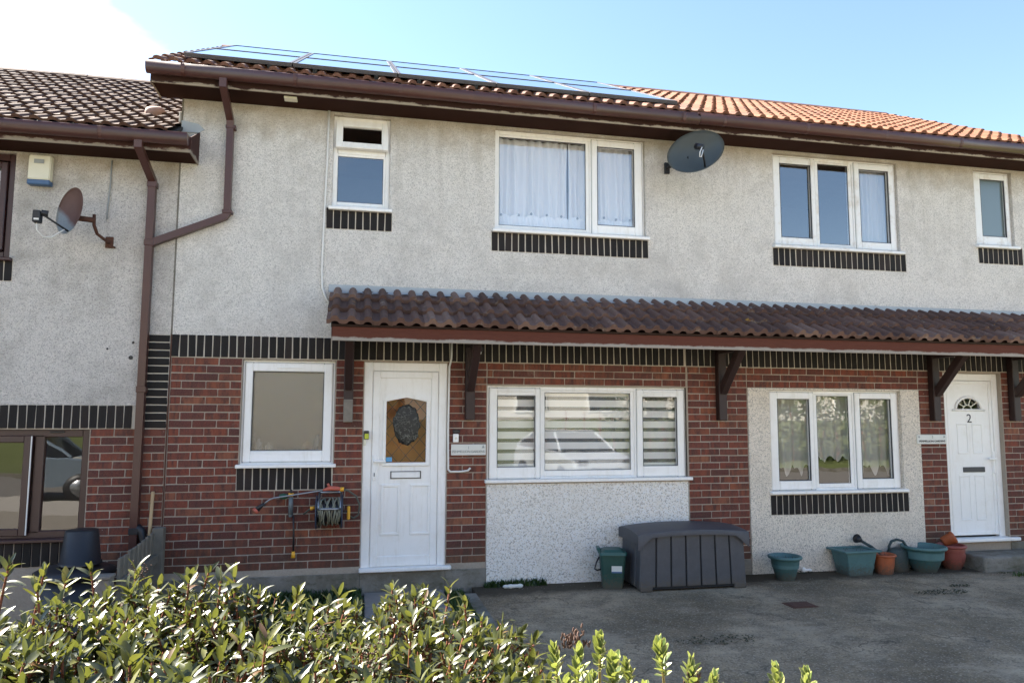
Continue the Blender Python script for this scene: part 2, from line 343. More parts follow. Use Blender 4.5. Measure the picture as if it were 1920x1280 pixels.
def bx(bm, x0, x1, y0, y1, z0, z1, bevel=0.0, mat4=None, seg=1):
    v = [bm.verts.new(p) for p in ((x0, y0, z0), (x1, y0, z0), (x1, y1, z0), (x0, y1, z0), (x0, y0, z1), (x1, y0, z1), (x1, y1, z1), (x0, y1, z1))]
    fs = [bm.faces.new([v[i] for i in q]) for q in ((0, 3, 2, 1), (4, 5, 6, 7), (0, 1, 5, 4), (1, 2, 6, 5), (2, 3, 7, 6), (3, 0, 4, 7))]
    if bevel:
        es = list({e for f in fs for e in f.edges})
        r = bmesh.ops.bevel(bm, geom=es, offset=bevel, segments=seg, affect='EDGES', profile=.6)
        v = list({w for f in r['faces'] for w in f.verts} | {w for w in v if w.is_valid})
    if mat4 is not None:
        for w in v: w.co = mat4 @ w.co
    return v
def box(name, x0, x1, y0, y1, z0, z1, mat, parent=None, bevel=0.0, **k):
    bm = B(); bx(bm, x0, x1, y0, y1, z0, z1, bevel); return obj(name, bm, mat, parent, **k)
def tube(bm, pts, rad, n=8, square=False, cap=True):
    pts = [Vector(p) for p in pts]; rings = []; ref = None
    for i, p in enumerate(pts):
        if i == 0: d = pts[1]-p
        elif i == len(pts)-1: d = p-pts[i-1]
        else:
            a = (p-pts[i-1]).normalized(); b = (pts[i+1]-p).normalized(); d = a+b
        d.normalize()
        if ref is None: ref = Vector((1, 0, 0)) if abs(d.x) < .9 else Vector((0, 1, 0))
        u = (ref-d*ref.dot(d)).normalized(); w = d.cross(u); ref = u
        r = rad[i] if isinstance(rad, (list, tuple)) else rad
        rr = []
        for k in range(n):
            a = 2*math.pi*(k+.5)/n
            q = r*(1.4142 if square else 1)
            rr.append(bm.verts.new(p+u*math.cos(a)*q+w*math.sin(a)*q))
        rings.append(rr)
    for a, b in zip(rings, rings[1:]):
        for k in range(n): bm.faces.new((a[k], a[(k+1) % n], b[(k+1) % n], b[k]))
    if cap: bm.faces.new(rings[0][::-1]); bm.faces.new(rings[-1])
def sqpipe(bm, pts, h):
    tube(bm, pts, h, 4, True)
def lathe(bm, prof, n=28, c=(0, 0, 0), sx=1.0, sy=1.0):
    rings = []
    for r, z in prof:
        if r < 1e-5: rings.append([bm.verts.new((c[0], c[1], c[2]+z))])
        else: rings.append([bm.verts.new((c[0]+r*sx*math.cos(2*math.pi*k/n), c[1]+r*sy*math.sin(2*math.pi*k/n), c[2]+z)) for k in range(n)])
    for a, b in zip(rings, rings[1:]):
        for k in range(n):
            q = (k+1) % n
            if len(a) == 1 and len(b) == 1: continue
            if len(a) == 1: bm.faces.new((a[0], b[q], b[k]))
            elif len(b) == 1: bm.faces.new((a[k], a[q], b[0]))
            else: bm.faces.new((a[k], a[q], b[q], b[k]))
def prism_xz(bm, poly, y0, y1):
    a = [bm.verts.new((x, y0, z)) for x, z in poly]; b = [bm.verts.new((x, y1, z)) for x, z in poly]; n = len(poly)
    bm.faces.new(a); bm.faces.new(b[::-1])
    for i in range(n): bm.faces.new((a[i], b[i], b[(i+1) % n], a[(i+1) % n]))
def prism_yz(bm, poly, x0, x1):
    a = [bm.verts.new((x0, y, z)) for y, z in poly]; b = [bm.verts.new((x1, y, z)) for y, z in poly]; n = len(poly)
    bm.faces.new(a); bm.faces.new(b[::-1])
    for i in range(n): bm.faces.new((a[i], b[i], b[(i+1) % n], a[(i+1) % n]))
def holed(bm, x0, x1, z0, z1, holes, y, depth):
    xs = sorted({x0, x1, *[h[0] for h in holes], *[h[1] for h in holes]}); zs = sorted({z0, z1, *[h[2] for h in holes], *[h[3] for h in holes]})
    xs = [x for x in xs if x0 <= x <= x1]; zs = [q for q in zs if z0 <= q <= z1]
    for a, b in zip(xs, xs[1:]):
        for c, d in zip(zs, zs[1:]):
            mx, mz = (a+b)/2, (c+d)/2
            if any(h[0] < mx < h[1] and h[2] < mz < h[3] for h in holes): continue
            quad(bm, ((a, y, c), (b, y, c), (b, y, d), (a, y, d)))
    for h in holes:
        a, b, c, d = max(h[0], x0), min(h[1], x1), max(h[2], z0), min(h[3], z1)
        if a >= b or c >= d: continue
        y2 = y+depth
        if h[0] > x0: quad(bm, ((a, y, c), (a, y, d), (a, y2, d), (a, y2, c)))
        if h[1] < x1: quad(bm, ((b, y, d), (b, y, c), (b, y2, c), (b, y2, d)))
        if h[2] > z0: quad(bm, ((b, y, c), (a, y, c), (a, y2, c), (b, y2, c)))
        if h[3] < z1: quad(bm, ((a, y, d), (b, y, d), (b, y2, d), (a, y2, d)))
def kx(x, y): return CAM.x+(x-CAM.x)*(y-CAM.y)/(-CAM.y)     # a point read on the wall face, moved to the depth y it really has
def kz(z, y): return CAM.z+(z-CAM.z)*(y-CAM.y)/(-CAM.y)
def text_mesh(s, size, loc, mat, parent, name='lettering', ext=.0015, spacing=1.0):
    cu = bpy.data.curves.new('t', 'FONT'); cu.body = s; cu.size = size; cu.align_x = 'CENTER'; cu.align_y = 'CENTER'; cu.extrude = ext; cu.resolution_u = 3; cu.space_character = spacing
    o = bpy.data.objects.new('t', cu); COL.objects.link(o)
    me = bpy.data.meshes.new_from_object(o.evaluated_get(bpy.context.evaluated_depsgraph_get())); bpy.data.objects.remove(o)
    me.materials.clear(); me.materials.append(MATS[mat])
    return inst(name, me, parent, Matrix.Translation(loc) @ Matrix.Rotation(R(90), 4, 'X'))

# ------------------------------------------------------------------ the ground
def struct(o): o['kind'] = 'structure'; return o
def sheet(name, x0, x1, y0, y1, z, mat, n=1):
    bm = B(); quad(bm, ((x0, y0, z), (x1, y0, z), (x1, y1, z), (x0, y1, z))); return struct(obj(name, bm, mat))
sheet('ground', -400, 400, -400, 400, -.70, 'grass_ground')
def slope_sheet(name, pts, mat):
    bm = B(); quad(bm, pts); return struct(obj(name, bm, mat))
def slabm(name, x0, x1, y0, y1, z0, z1, mat): return struct(box(name, x0, x1, y0, y1, z0, z1, mat))
slabm('driveway', 2.98, 12.5, -6.6, .2, -.5, 0.0, 'drive')
slabm('garden_bed', .02, 2.85, -6.6, .2, -.52, -.03, 'soil')
slabm('lower_garden', -30, .0, -6.6, .2, -.75, -.55, 'soil')
slabm('drive_edging', 2.86, 2.97, -6.6, -.32, -.4, .015, 'concrete')
slabm('pavement', -60, 60, -8.9, -6.62, -.5, -.02, 'pavement')
slabm('kerb', -60, 60, -9.05, -8.91, -.5, -.03, 'concrete')
slabm('road', -60, 60, -15.0, -9.06, -.6, -.14, 'tarmac')
slabm('far_kerb', -60, 60, -15.15, -15.01, -.5, -.03, 'concrete')
bm = B(); prism_yz(bm, [(-15.16, -.6), (-15.16, -.03), (-17.5, .1), (-24, 1.4), (-40, 2.6), (-90, 4.0), (-90, -.6)], -60, 60); struct(obj('grass_bank', bm, 'grass_ground'))
# path to the first door, slab by slab
path = struct(box('path', 1.88, 2.70, -6.6, -.06, -.4, -.022, 'moss'))
for i in range(9):
    y1 = -.07-i*.62
    box('slab', 1.90+random.uniform(-.01, .01), 2.68+random.uniform(-.01, .01), y1-.60, y1, -.06, .006+random.uniform(-.004, .006), 'slab', path, .006)

# ------------------------------------------------------------------ houses
PITCH = math.atan(.5386); TP = math.tan(PITCH); RIDGE_Y = 3.0
EAVE_Y = -.44
def brick_mesh(name, L, Hh, D, mat, seed):
    rg = random.Random(seed); bm = B(); vs_ = bx(bm, -L/2, L/2, 0, D, -Hh/2, Hh/2, .0035)
    for v in bm.verts: v.co += Vector((rg.uniform(-.0024, .0024), rg.uniform(-.0016, .0016) if v.co.y < .01 else 0, rg.uniform(-.0014, .0014)))
    me = bpy.data.meshes.new(name); bm.to_mesh(me); bm.free(); me.materials.append(MATS[mat]); return me
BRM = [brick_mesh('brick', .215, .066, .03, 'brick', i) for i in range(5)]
DKM = [brick_mesh('dark_brick', .065, .215, .03, 'dark_brick', 20+i) for i in range(4)]
DKH = [brick_mesh('dark_brick', .215, .065, .03, 'dark_brick', 30+i) for i in range(3)]
CH = .0762
def lay(house, x0, x1, z0, z1, ztop, phase, holes=()):
    """stretcher bond, courses counted down from ztop"""
    n = 0
    while True:
        zc = ztop-CH*n-CH/2; n += 1
        if zc-CH/2 < z0-.02: break
        if zc > z1: continue
        spans = [(x0, x1)]
        for h in holes:
            if h[2] < zc < h[3]:
                ns = []
                for a, b in spans:
                    if h[1] <= a or h[0] >= b: ns.append((a, b))
                    else:
                        if h[0]-a > .03: ns.append((a, h[0]))
                        if b-h[1] > .03: ns.append((h[1], b))
                spans = ns
        off = phase+(.1125 if n % 2 == 0 else 0)
        for a, b in spans:
            js = [a]; k = math.ceil((a-off+.05)/.225)
            while off+k*.225 < b-.05: js.append(off+k*.225); k += 1
            js.append(b)
            for p, q in zip(js, js[1:]):
                l = q-p-.010
                if l < .03: continue
                mw = Matrix.Translation(((p+q)/2+random.uniform(-.001, .001), random.uniform(-.0025, .0025), zc+random.uniform(-.0016, .0016))) @ Matrix.Rotation(random.uniform(-.006, .006), 4, 'Y') @ Matrix.Diagonal((l/.215, 1, 1, 1))
                inst('brick', random.choice(BRM), house, mw)
def soldiers(house, x0, n, z0, pitch=.075, y=-.006, h=.215):
    for i in range(n):
        mw = Matrix.Translation((x0+.0325+i*pitch+random.uniform(-.0012, .0012), y+random.uniform(-.001, .001), z0+h/2+random.uniform(-.001, .001))) @ Matrix.Rotation(random.uniform(-.016, .016), 4, 'Y') @ Matrix.Diagonal((random.uniform(.96, 1.02), 1, h/.215*random.uniform(.985, 1.008), 1))
        inst('dark_brick', random.choice(DKM), house, mw)
def mortar_bed(house, x0, x1, z0, z1, y=.004):
    box('mortar_bed', x0, x1, y, y+.03, z0, z1, 'mortar', house)

# roof tiles with two rolls
def tile_mesh(name, mat, length, seed, rh=.034, lift0=.030):
    rg = random.Random(seed); bm = B()
    us = [0, .034, .046, .060, .075, .090, .104, .116, .150, .184, .196, .210, .225, .240, .254, .266, .301]
    def hh(u):
        for c in (.075, .225):
            d = abs(u-c)
            if d < .0415: return rh*math.sqrt(max(0, 1-(d/.0415)**2))
        return 0
    rows = []
    for v, lift in ((0, lift0), (length*.5, lift0*.5), (length, 0)):
        rows.append([bm.verts.new((u, v, hh(u)+lift+rg.uniform(-.0015, .0015))) for u in us])
    for a, b in zip(rows, rows[1:]):
        for i in range(len(us)-1): bm.faces.new((a[i], a[i+1], b[i+1], b[i]))
    lo = [bm.verts.new((u, .002, max(hh(u)*.7, 0)+.004)) for u in us]
    for i in range(len(us)-1): bm.faces.new((lo[i], lo[i+1], rows[0][i+1], rows[0][i]))
    me = bpy.data.meshes.new(name); bm.to_mesh(me); bm.free(); me.materials.append(MATS[mat])
    for p in me.polygons: p.use_smooth = True
    me.set_sharp_from_angle(angle=R(40))
    return me
TILES = {m: [tile_mesh('roof_tile', m, .40, i, .026 if m == 'tile_old' else .034) for i in range(4)] for m in ('tile_brown', 'tile_orange', 'tile_old')}
CTILES = [tile_mesh('roof_tile', 'tile_canopy', .345, 9+i, .044, .046) for i in range(4)]
def tiles(parent, meshes, x0, ncol, y_eave, z_eave, pit, nrow, gauge):
    for j in range(nrow):
        for i in range(ncol):
            d = j*gauge+random.uniform(-.005, .005)
            mw = Matrix.Translation((x0+i*.30, y_eave+d*math.cos(pit), z_eave+d*math.sin(pit))) @ Matrix.Rotation(pit, 4, 'X') @ Matrix.Rotation(random.uniform(-.014, .014), 4, 'Z') @ Matrix.Rotation(random.uniform(-.008, .018), 4, 'X') @ Matrix.Rotation(random.uniform(-.012, .012), 4, 'Y')
            inst('roof_tile', random.choice(meshes), parent, mw)
def ridge(parent, x0, n, z, mat, ry=None):
    bm = B(); L = .46; pr = [(-.13, -.075), (-.10, -.02), (-.05, .025), (0, .04), (.05, .025), (.10, -.02), (.13, -.075)]
    a = [bm.verts.new((0, p, q)) for p, q in pr]; b = [bm.verts.new((L, p, q)) for p, q in pr]
    for i in range(6): bm.faces.new((a[i], b[i], b[i+1], a[i+1]))
    me = bpy.data.meshes.new('ridge_tile'); bm.to_mesh(me); bm.free(); me.materials.append(MATS[mat])
    for i in range(n): inst('ridge_tile', me, parent, Matrix.Translation((x0+i*.45, ry or RIDGE_Y, z+random.uniform(-.004, .004))))
def shell(house, x0, x1, zg, ze, mat='concrete', RIDGE_Y=RIDGE_Y):
    """back wall, gable walls and roof deck so that the house is a closed body"""
    zr = ze+(RIDGE_Y-EAVE_Y)*TP; bm = B()
    pent = [(.02, zg), (6.4, zg), (6.4, ze+.2), (RIDGE_Y, zr-.06), (.02, ze+.44*TP-.06)]
    for x in (x0, x1): quad(bm, [(x, y, q) for y, q in pent])
    quad(bm, ((x0, 6.4, zg), (x1, 6.4, zg), (x1, 6.4, ze+.2), (x0, 6.4, ze+.2)))
    obj('wall_shell', bm, mat, house)
    bm = B(); d = .025
    bx(bm, x0-.02, x1+.02, 0, (RIDGE_Y-EAVE_Y)/math.cos(PITCH), -.05, -.02, 0, Matrix.Translation((0, EAVE_Y+.06, ze+.06*TP)) @ Matrix.Rotation(PITCH, 4, 'X'))
    quad(bm, ((x0, RIDGE_Y, zr-.03), (x1, RIDGE_Y, zr-.03), (x1, 6.9, ze+.0), (x0, 6.9, ze+.0)))
    obj('roof_deck', bm, 'solar_dark', house)
def room(house, x0, x1, z0, z1, mat, y0=.13, d=2.2):
    bm = B(); y1 = y0+d
    quad(bm, ((x0, y1, z0), (x1, y1, z0), (x1, y1, z1), (x0, y1, z1)))
    quad(bm, ((x0, y0, z0), (x0, y1, z0), (x0, y1, z1), (x0, y0, z1))); quad(bm, ((x1, y0, z0), (x1, y1, z0), (x1, y1, z1), (x1, y0, z1)))
    quad(bm, ((x0, y0, z0), (x1, y0, z0), (x1, y1, z0), (x0, y1, z0))); quad(bm, ((x0, y0, z1), (x1, y0, z1), (x1, y1, z1), (x0, y1, z1)))
    obj('room', bm, mat, house)
def frame_bm(bm, x0, x1, z0, z1, w, y0, y1, bev=.006, wb=None):
    wb = wb or w
    bx(bm, x0, x0+w, y0, y1, z0, z1, bev); bx(bm, x1-w, x1, y0, y1, z0, z1, bev)
    bx(bm, x0+w-.002, x1-w+.002, y0+.001, y1, z1-w, z1-.001, bev); bx(bm, x0+w-.002, x1-w+.002, y0+.001, y1, z0+.001, z0+wb, bev)
WY = .045
def window(house, x0, x1, z0, z1, panes, mulls=(), mat='white_upvc', gl='glass', sill=True, fw=.046, label=None, sill_z=None, zcap=None):
    """x0..z1 the opening; panes = (gx0, gx1, gz0, gz1, sash) glass rectangles as read on the wall face; mulls = centres of mullions"""
    bm = B(); fb = .045; frame_bm(bm, x0, x1, z0, z1, fw, WY, WY+.075, .006, fb)
    cells = [x0+fw]
    for m in mulls:
        xm = kx(m, WY); bx(bm, xm-.024, xm+.024, WY+.001, WY+.074, z0+fb-.004, z1-fw+.004, .005); cells += [xm-.024, xm+.024]
    cells.append(x1-fw)
    win = obj('window', bm, mat, house)
    if label: win['label'] = label
    for i_, p in enumerate(panes):
        g = [kx(p[0], WY), kx(p[1], WY), kz(p[2], WY), kz(p[3], WY)]; sash = p[4]; glm = p[5] if len(p) > 5 else gl
        c = [cells[2*i_], cells[2*i_+1], z0+fb, zcap or z1-fw]
        if sash: c = [c[0]-.022, c[1]+.022, c[2]-.020, c[3]+.022]; y0_, y1_, bev = WY-.016, WY+.05, .009
        else: c = [c[0]-.002, c[1]+.002, c[2]-.002, c[3]+.002]; y0_, y1_, bev = WY+.012, WY+.06, .006
        bm = B(); e = .001
        if g[0]-c[0] > .004: bx(bm, c[0], g[0], y0_, y1_, c[2], c[3], min(bev, (g[0]-c[0])*.3))
        if c[1]-g[1] > .004: bx(bm, g[1], c[1], y0_, y1_, c[2], c[3], min(bev, (c[1]-g[1])*.3))
        if g[2]-c[2] > .004: bx(bm, g[0]-e, g[1]+e, y0_+e, y1_, c[2]+e, g[2], min(bev, (g[2]-c[2])*.3))
        if c[3]-g[3] > .004: bx(bm, g[0]-e, g[1]+e, y0_+e, y1_, g[3], c[3]-e, min(bev, (c[3]-g[3])*.3))
        if len(bm.verts): obj('sash' if sash else 'glazing_bead', bm, mat, win)
        else: bm.free()
        bm = B(); gy = y0_+.006; frame_bm(bm, g[0]-.003, g[1]+.003, g[2]-.003, g[3]+.003, .008, gy, gy+.02, .001); obj('gasket', bm, 'letter_dark', win)
        if sash:
            bm = B(); frame_bm(bm, c[0]-.005, c[1]+.005, c[2]-.005, c[3]+.005, .012, WY-.004, WY+.01, .001); obj('gap_shadow_ring', bm, 'sign_grey', win)  # grey ring drawn in place of the shadow gap round the sash
        yy = WY+.022
        box('pane', g[0]-.004, g[1]+.004, yy, yy+.006, g[2]-.004, g[3]+.004, glm, win)
    if sill:
        sz = sill_z if sill_z else z0
        bm = B(); v = bx(bm, x0-.028, x1+.028, -.055, WY+.02, sz-.028, sz+.006, .005); obj('sill', bm, mat, win)
    return win
def opening(x0, x1, z0, z1):
    a, b = sorted((x0, kx(x0, WY))), sorted((x1, kx(x1, WY)))
    return (max(a) if x0 < CAM.x else x0, max(b) if x1 > CAM.x else x1, z0, z1)

# openings, in wall coordinates
WA = (1.478, 2.068, 3.875, 4.872); WB = (3.196, 4.935, 3.738, 4.872); WC = (6.54, 8.245, 3.738, 4.862); WD = (9.36, 9.935, 3.885, 4.865)
W1 = (.672, 1.565, 1.255, 2.288); W2 = (3.130, 5.395, 1.058, 2.062); W3 = (6.403, 8.135, .885, 2.050)
D1 = (1.853, 2.705, .20, 2.286); D2 = (8.755, 9.585, .275, 2.280)
ZS = 2.30; PARTY = 5.385; XEND = 10.5
h1 = thing('terraced_house', 'pale pebbledashed terraced house with solar panels and leaded oval door glass', 'house', (2.7, 0, 0), 'houses of the terrace')
h2 = thing('terraced_house', 'terraced house with door numbered 2 and sunlit orange roof tiles', 'house', (7.9, 0, 0), 'houses of the terrace')
h3 = thing('terraced_house', 'lower terraced house at left with brown frames and dark lichened roof', 'house', (-1.5, 0, -.55), 'houses of the terrace')

# --- main walls
def upper(house, x0, x1, holes, z0=2.52, z1=5.0, mat='pebbledash'):
    bm = B(); holed(bm, x0, x1, z0, z1, holes, 0.0, .16)
    quad(bm, ((x0, 0, z0), (x1, 0, z0), (x1, .05, z0), (x0, .05, z0)))
    obj('rendered_wall', bm, mat, house)
upper(h1, 0.012, PARTY, [WA, WB]); upper(h2, PARTY, XEND, [WC, WD])
def lower(house, x0, x1, holes):
    bm = B(); holed(bm, x0, x1, -.1, 2.53, holes, .006, .16); obj('mortar_wall', bm, 'mortar', house)
lower(h1, 0.004, PARTY, [W1, W2, D1]); lower(h2, PARTY, XEND, [(W3[0]-.004, W3[1]+.004, W3[2]-.004, W3[3]+.004), D2])
shell(h1, .006, PARTY-.001, -.1, 5.06); shell(h2, PARTY+.001, XEND, -.1, 5.06)
S1 = (.655, 1.560, 1.008, 1.235)
lay(h1, .012, 1.85, .19, ZS, ZS, 0.0, [(W1[0]-.004, W1[1]+.006, W1[2]-.02, W1[3]+.05), (S1[0], S1[1], S1[2]-.01, S1[3]+.03)])
lay(h1, 2.708, 3.122, .19, ZS, ZS, 2.87); lay(h1, 3.125, PARTY, 2.072, ZS, ZS, .15)
lay(h2, 5.402, 6.13, .17, ZS, ZS, .15); lay(h2, 6.133, 8.39, 2.072, ZS, ZS, .15); lay(h2, 8.393, 8.752, .25, ZS, ZS, 8.55); lay(h2, 9.590, XEND, .25, ZS, ZS, 9.70)
soldiers(h1, .012, 71, 2.305, .0755); soldiers(h2, PARTY+.005, 68, 2.305, .0755)
soldiers(h1, S1[0]+.002, 12, 1.012, .0755, h=.213)
soldiers(h1, 1.4316, 9, 3.656); soldiers(h1, 3.1655, 24, 3.509); soldiers(h2, 6.518, 24, 3.506); soldiers(h2, 9.372, 9, 3.665, .0745); soldiers(h2, 6.388, 24, .642, y=-.015)
for hh_, a, b, c in ((h1, 1.43, 2.10, 3.65), (h1, 3.16, 4.96, 3.503), (h2, 6.512, 8.314, 3.50), (h2, 9.366, 10.04, 3.66)):
    box('mortar_bed', a, b, -.0015, .02, c, c+.224, 'mortar_pale', hh_)
box('mortar_bed', .004, PARTY-.001, .001, .02, 2.300, 2.5195, 'mortar_pale', h1); box('mortar_bed', PARTY+.001, XEND, .001, .02, 2.300, 2.5195, 'mortar_pale', h2); box('mortar_bed', S1[0]-.004, S1[1]+.006, .001, .02, 1.006, 1.236, 'mortar_pale', h1); box('mortar_bed', -2.6, -.006, .001, .02, 1.608, 1.8295, 'mortar_pale', h3)
box('mortar_bed', 6.382, 8.184, -.0095, .02, .636, .865, 'mortar_pale', h2)
# pebbledashed infill under and beside the big windows
bm = B(); bx(bm, 3.128, 5.384, -.006, .02, -.1, 1.032); obj('rendered_panel', bm, 'pebbledash_coarse', h1)
bm = B(); holed(bm, 6.135, 8.388, -.1, 2.068, [W3], -.008, .1); bx(bm, 6.1351, 6.1353, -.008, .02, -.1, 2.068); quad(bm, ((6.135, -.008, -.1), (6.135, .02, -.1), (6.135, .02, 2.068), (6.135, -.008, 2.068))); quad(bm, ((8.388, -.008, -.1), (8.388, .02, -.1), (8.388, .02, 2.068), (8.388, -.008, 2.068)))
obj('rendered_panel', bm, 'pebbledash_beige', h2)
for hh_, a, b, tp in ((h1, .004, 1.85, .185), (h1, 1.8502, 2.70, .195), (h1, 2.7002, 3.127, .185), (h2, 5.386, 6.134, .165), (h2, 8.39, 8.75, .24), (h2, 9.59, XEND, .24)):
    box('plinth', a, b, -.007, .03, -.3, tp, 'concrete', hh_, .006)
# movement joint
box('movement_joint', -.004, .011, -.003, .03, 2.3, 4.98, 'concrete', h1)
box('movement_joint', -.001, .010, -.004, .03, .2, 2.52, 'rust', h1)

# windows
def win(house, o, panes, **k): return window(house, o[0], o[1], o[2], o[3], panes, **k)
win(h1, WA, [(1.530, 1.998, 3.945, 4.432, False)], zcap=4.475, label='white bathroom window with its top vent open')
wA = [o for o in h1.children if o.name.startswith('window')][-1]
bm = B(); bx(bm, WA[0]+.05, WA[1]-.05, WY+.002, WY+.07, 4.47, 4.535, .005); obj('transom', bm, 'white_upvc', wA)
M = Matrix.Translation((0, WY-.012, 4.80)) @ Matrix.Rotation(R(-13), 4, 'X')
bm = B(); frame_bm(bm, 1.505, 2.045, -.29, .04, .07, -.0, .05, .006)
for v in bm.verts: v.co = M @ v.co
obj('sash', bm, 'white_upvc', wA)
bm = B(); bx(bm, 1.57, 1.98, .02, .026, -.225, -.025, 0, M); obj('pane', bm, 'glass', wA)
win(h1, WB, [(3.242, 4.231, 3.800, 4.787, False), (4.360, 4.797, 3.858, 4.757, True)], mulls=(4.292,))
win(h2, WC, [(6.629, 7.039, 3.848, 4.741, True), (7.154, 7.563, 3.80, 4.781, False), (7.703, 8.108, 3.847, 4.745, True)], mulls=(7.098, 7.632), mat='white_upvc_worn')
win(h2, WD, [(9.444, 9.809, 4.014, 4.748, True, 'glass_frosted_blue')], mat='white_upvc_worn')
win(h1, W1, [(.776, 1.456, 1.395, 2.172, True, 'glass_frosted')])
win(h1, W2, [(3.234, 3.645, 1.208, 1.955, True), (3.755, 4.726, 1.165, 1.992, False), (4.861, 5.264, 1.205, 1.953, True)], mulls=(3.700, 4.79), sill_z=1.075, gl='glass_low')
win(h2, W3, [(6.501, 6.908, 1.019, 1.945, True), (7.021, 7.441, .978, 1.987, False), (7.576, 7.993, 1.027, 1.954, True)], mulls=(6.965, 7.508), sill_z=.898, gl='glass_lace')
for a, b, c, hs in ((1.0, 1.25, 2.215, h1), (3.25, 3.63, 2.003, h1), (4.88, 5.25, 2.003, h1)):
    box('trickle_vent', kx(a, .03), kx(b, .03), .022, .04, c-.010, c+.010, 'white_upvc', hs, .004)
room(h1, .3, 1.9, 2.9-.4, 4.95, 'room_wall', d=1.6) if False else None
room(h1, 1.2, 2.4, 3.4, 4.95, 'room_dark'); room(h1, 2.9, 5.25, 3.2, 4.95, 'room_wall'); room(h2, 6.2, 8.6, 3.2, 4.95, 'room_dark'); room(h2, 9.1, 10.3, 3.4, 4.95, 'room_wall')
room(h1, .35, 1.8, .9, 2.45, 'room_wall', d=1.2); room(h1, 2.95, 5.38, .5, 2.45, 'room_dark'); room(h2, 6.1, 8.5, .4, 2.45, 'room_dark')
room(h1, 1.82, 2.9, .1, 2.4, 'hall_warm', d=.35); room(h2, 8.6, 9.9, .2, 2.4, 'hall_pale', d=1.5)

# --- doors
def raised(bm, x0, x1, z0, z1, y, w=.028, h=.012):
    bx(bm, x0, x1, y-h, y+.004, z1-w, z1, .005); bx(bm, x0, x1, y-h, y+.004, z0, z0+w, .005); bx(bm, x0, x0+w, y-h+.001, y+.004, z0+w-.003, z1-w+.003, .005); bx(bm, x1-w, x1, y-h+.001, y+.004, z0+w-.003, z1-w+.003, .005)
fy = .02
bm = B()
bx(bm, D1[0], D1[0]+.088, fy, fy+.07, D1[2], D1[3], .006); bx(bm, D1[1]-.088, D1[1], fy, fy+.07, D1[2], D1[3], .006); bx(bm, D1[0]+.086, D1[1]-.086, fy+.001, fy+.07, D1[3]-.088, D1[3]-.001, .006)
d1 = obj('door', bm, 'white_upvc', h1); d1['label'] = 'white front door with arched leaded glass'
bm = B(); dx0, dx1, dz0, dz1, dy = D1[0]+.09, D1[1]-.09, .232, D1[3]-.09, fy+.012
gx0, gx1, gz0, gzs, gzt = 2.083, 2.494, 1.263, 1.884, 1.928; gc = (gx0+gx1)/2
# the leaf, built round its glazed opening
bx(bm, dx0, gx0-.0, dy, dy+.045, dz0, dz1); bx(bm, gx1, dx1, dy, dy+.045, dz0, dz1); bx(bm, gx0, gx1, dy, dy+.045, dz0, gz0)
prism_xz(bm, [(gx0, gzs), (gc, gzt), (gx1, gzs), (gx1, dz1), (gx0, dz1)], dy, dy+.045)
lf = obj('door_leaf', bm, 'white_upvc', d1)
bm = B()
frame_bm(bm, dx0+.002, dx1-.002, dz0+.002, dz1-.002, .072, dy-.016, dy+.01, .006, .1)
obj('leaf_rail', bm, 'white_upvc', d1)
bm = B()
for a, b in (((gx0, gz0-.035), (gx1, gz0)),): bx(bm, gx0-.035, gx1+.035, dy-.020, dy+.01, gz0-.036, gz0+.002, .006)
bx(bm, gx0-.034, gx0+.001, dy-.018, dy+.01, gz0, gzs+.02, .005); bx(bm, gx1-.001, gx1+.034, dy-.018, dy+.01, gz0, gzs+.02, .005)
prism_xz(bm, [(gx0-.034, gzs), (gc, gzt-.002), (gc, gzt+.036), (gx0-.036, gzs+.038)], dy-.019, dy+.01); prism_xz(bm, [(gx1+.034, gzs), (gx1+.036, gzs+.038), (gc, gzt+.036), (gc, gzt-.002)], dy-.0185, dy+.01)
obj('glazing_bead', bm, 'white_upvc', d1)
bm = B(); prism_xz(bm, [(gx0-.003, gz0-.003), (gx1+.003, gz0-.003), (gx1+.003, gzs+.002), (gc, gzt+.003), (gx0-.003, gzs+.002)], dy+.02, dy+.026); obj('pane', bm, 'glass_door', d1)
bm = B(); sl = 1.15
for s_ in (-1, 1):
    for k in range(-8, 12):
        c0 = k*.165; pts = []
        for i in range(60):
            x = gx0+(gx1-gx0)*i/59; zq = gz0+(c0+(x-gx0)*sl if s_ > 0 else c0+(gx1-x)*sl)
            top = gzs+(gzt-gzs)*(1-abs(x-gc)/(gc-gx0))
            if gz0 < zq < top: pts.append((x, dy+.017, zq))
        if len(pts) > 2: tube(bm, [pts[0], pts[-1]], .0028, 4)
obj('lead_strip', bm, 'letter_dark', d1)
bm = B(); raised(bm, 2.041, 2.237, .536, 1.047, dy); obj('moulding', bm, 'white_upvc', d1)
bm = B(); raised(bm, 2.338, 2.544, .536, 1.047, dy); obj('moulding', bm, 'white_upvc', d1)
bm = B(); frame_bm(bm, 2.136, 2.446, 1.100, 1.178, .008, dy-.012, dy+.002, .002); lb = obj('letter_box', bm, 'letter_dark', d1)
box('flap', 2.146, 2.436, dy-.009, dy+.002, 1.109, 1.169, 'white_upvc', lb, .004)
bm = B(); bx(bm, 1.955, 1.99, dy-.024, dy+.01, 1.085, 1.34, .006); bx(bm, 1.962, 2.085, dy-.062, dy-.040, 1.268, 1.292, .007); bx(bm, 1.962, 1.984, dy-.045, dy-.01, 1.268, 1.292, .004); hd = obj('handle', bm, 'white_upvc', d1)
bm = B(); bx(bm, 1.968, 1.978, dy-.0255, dy-.02, 1.128, 1.165, .002); obj('keyhole', bm, 'letter_dark', hd)
bm = B(); bx(bm, D1[0]-.012, D1[1]+.055, -.055, .06, .192, .232, .008); obj('threshold', bm, 'white_upvc', d1)
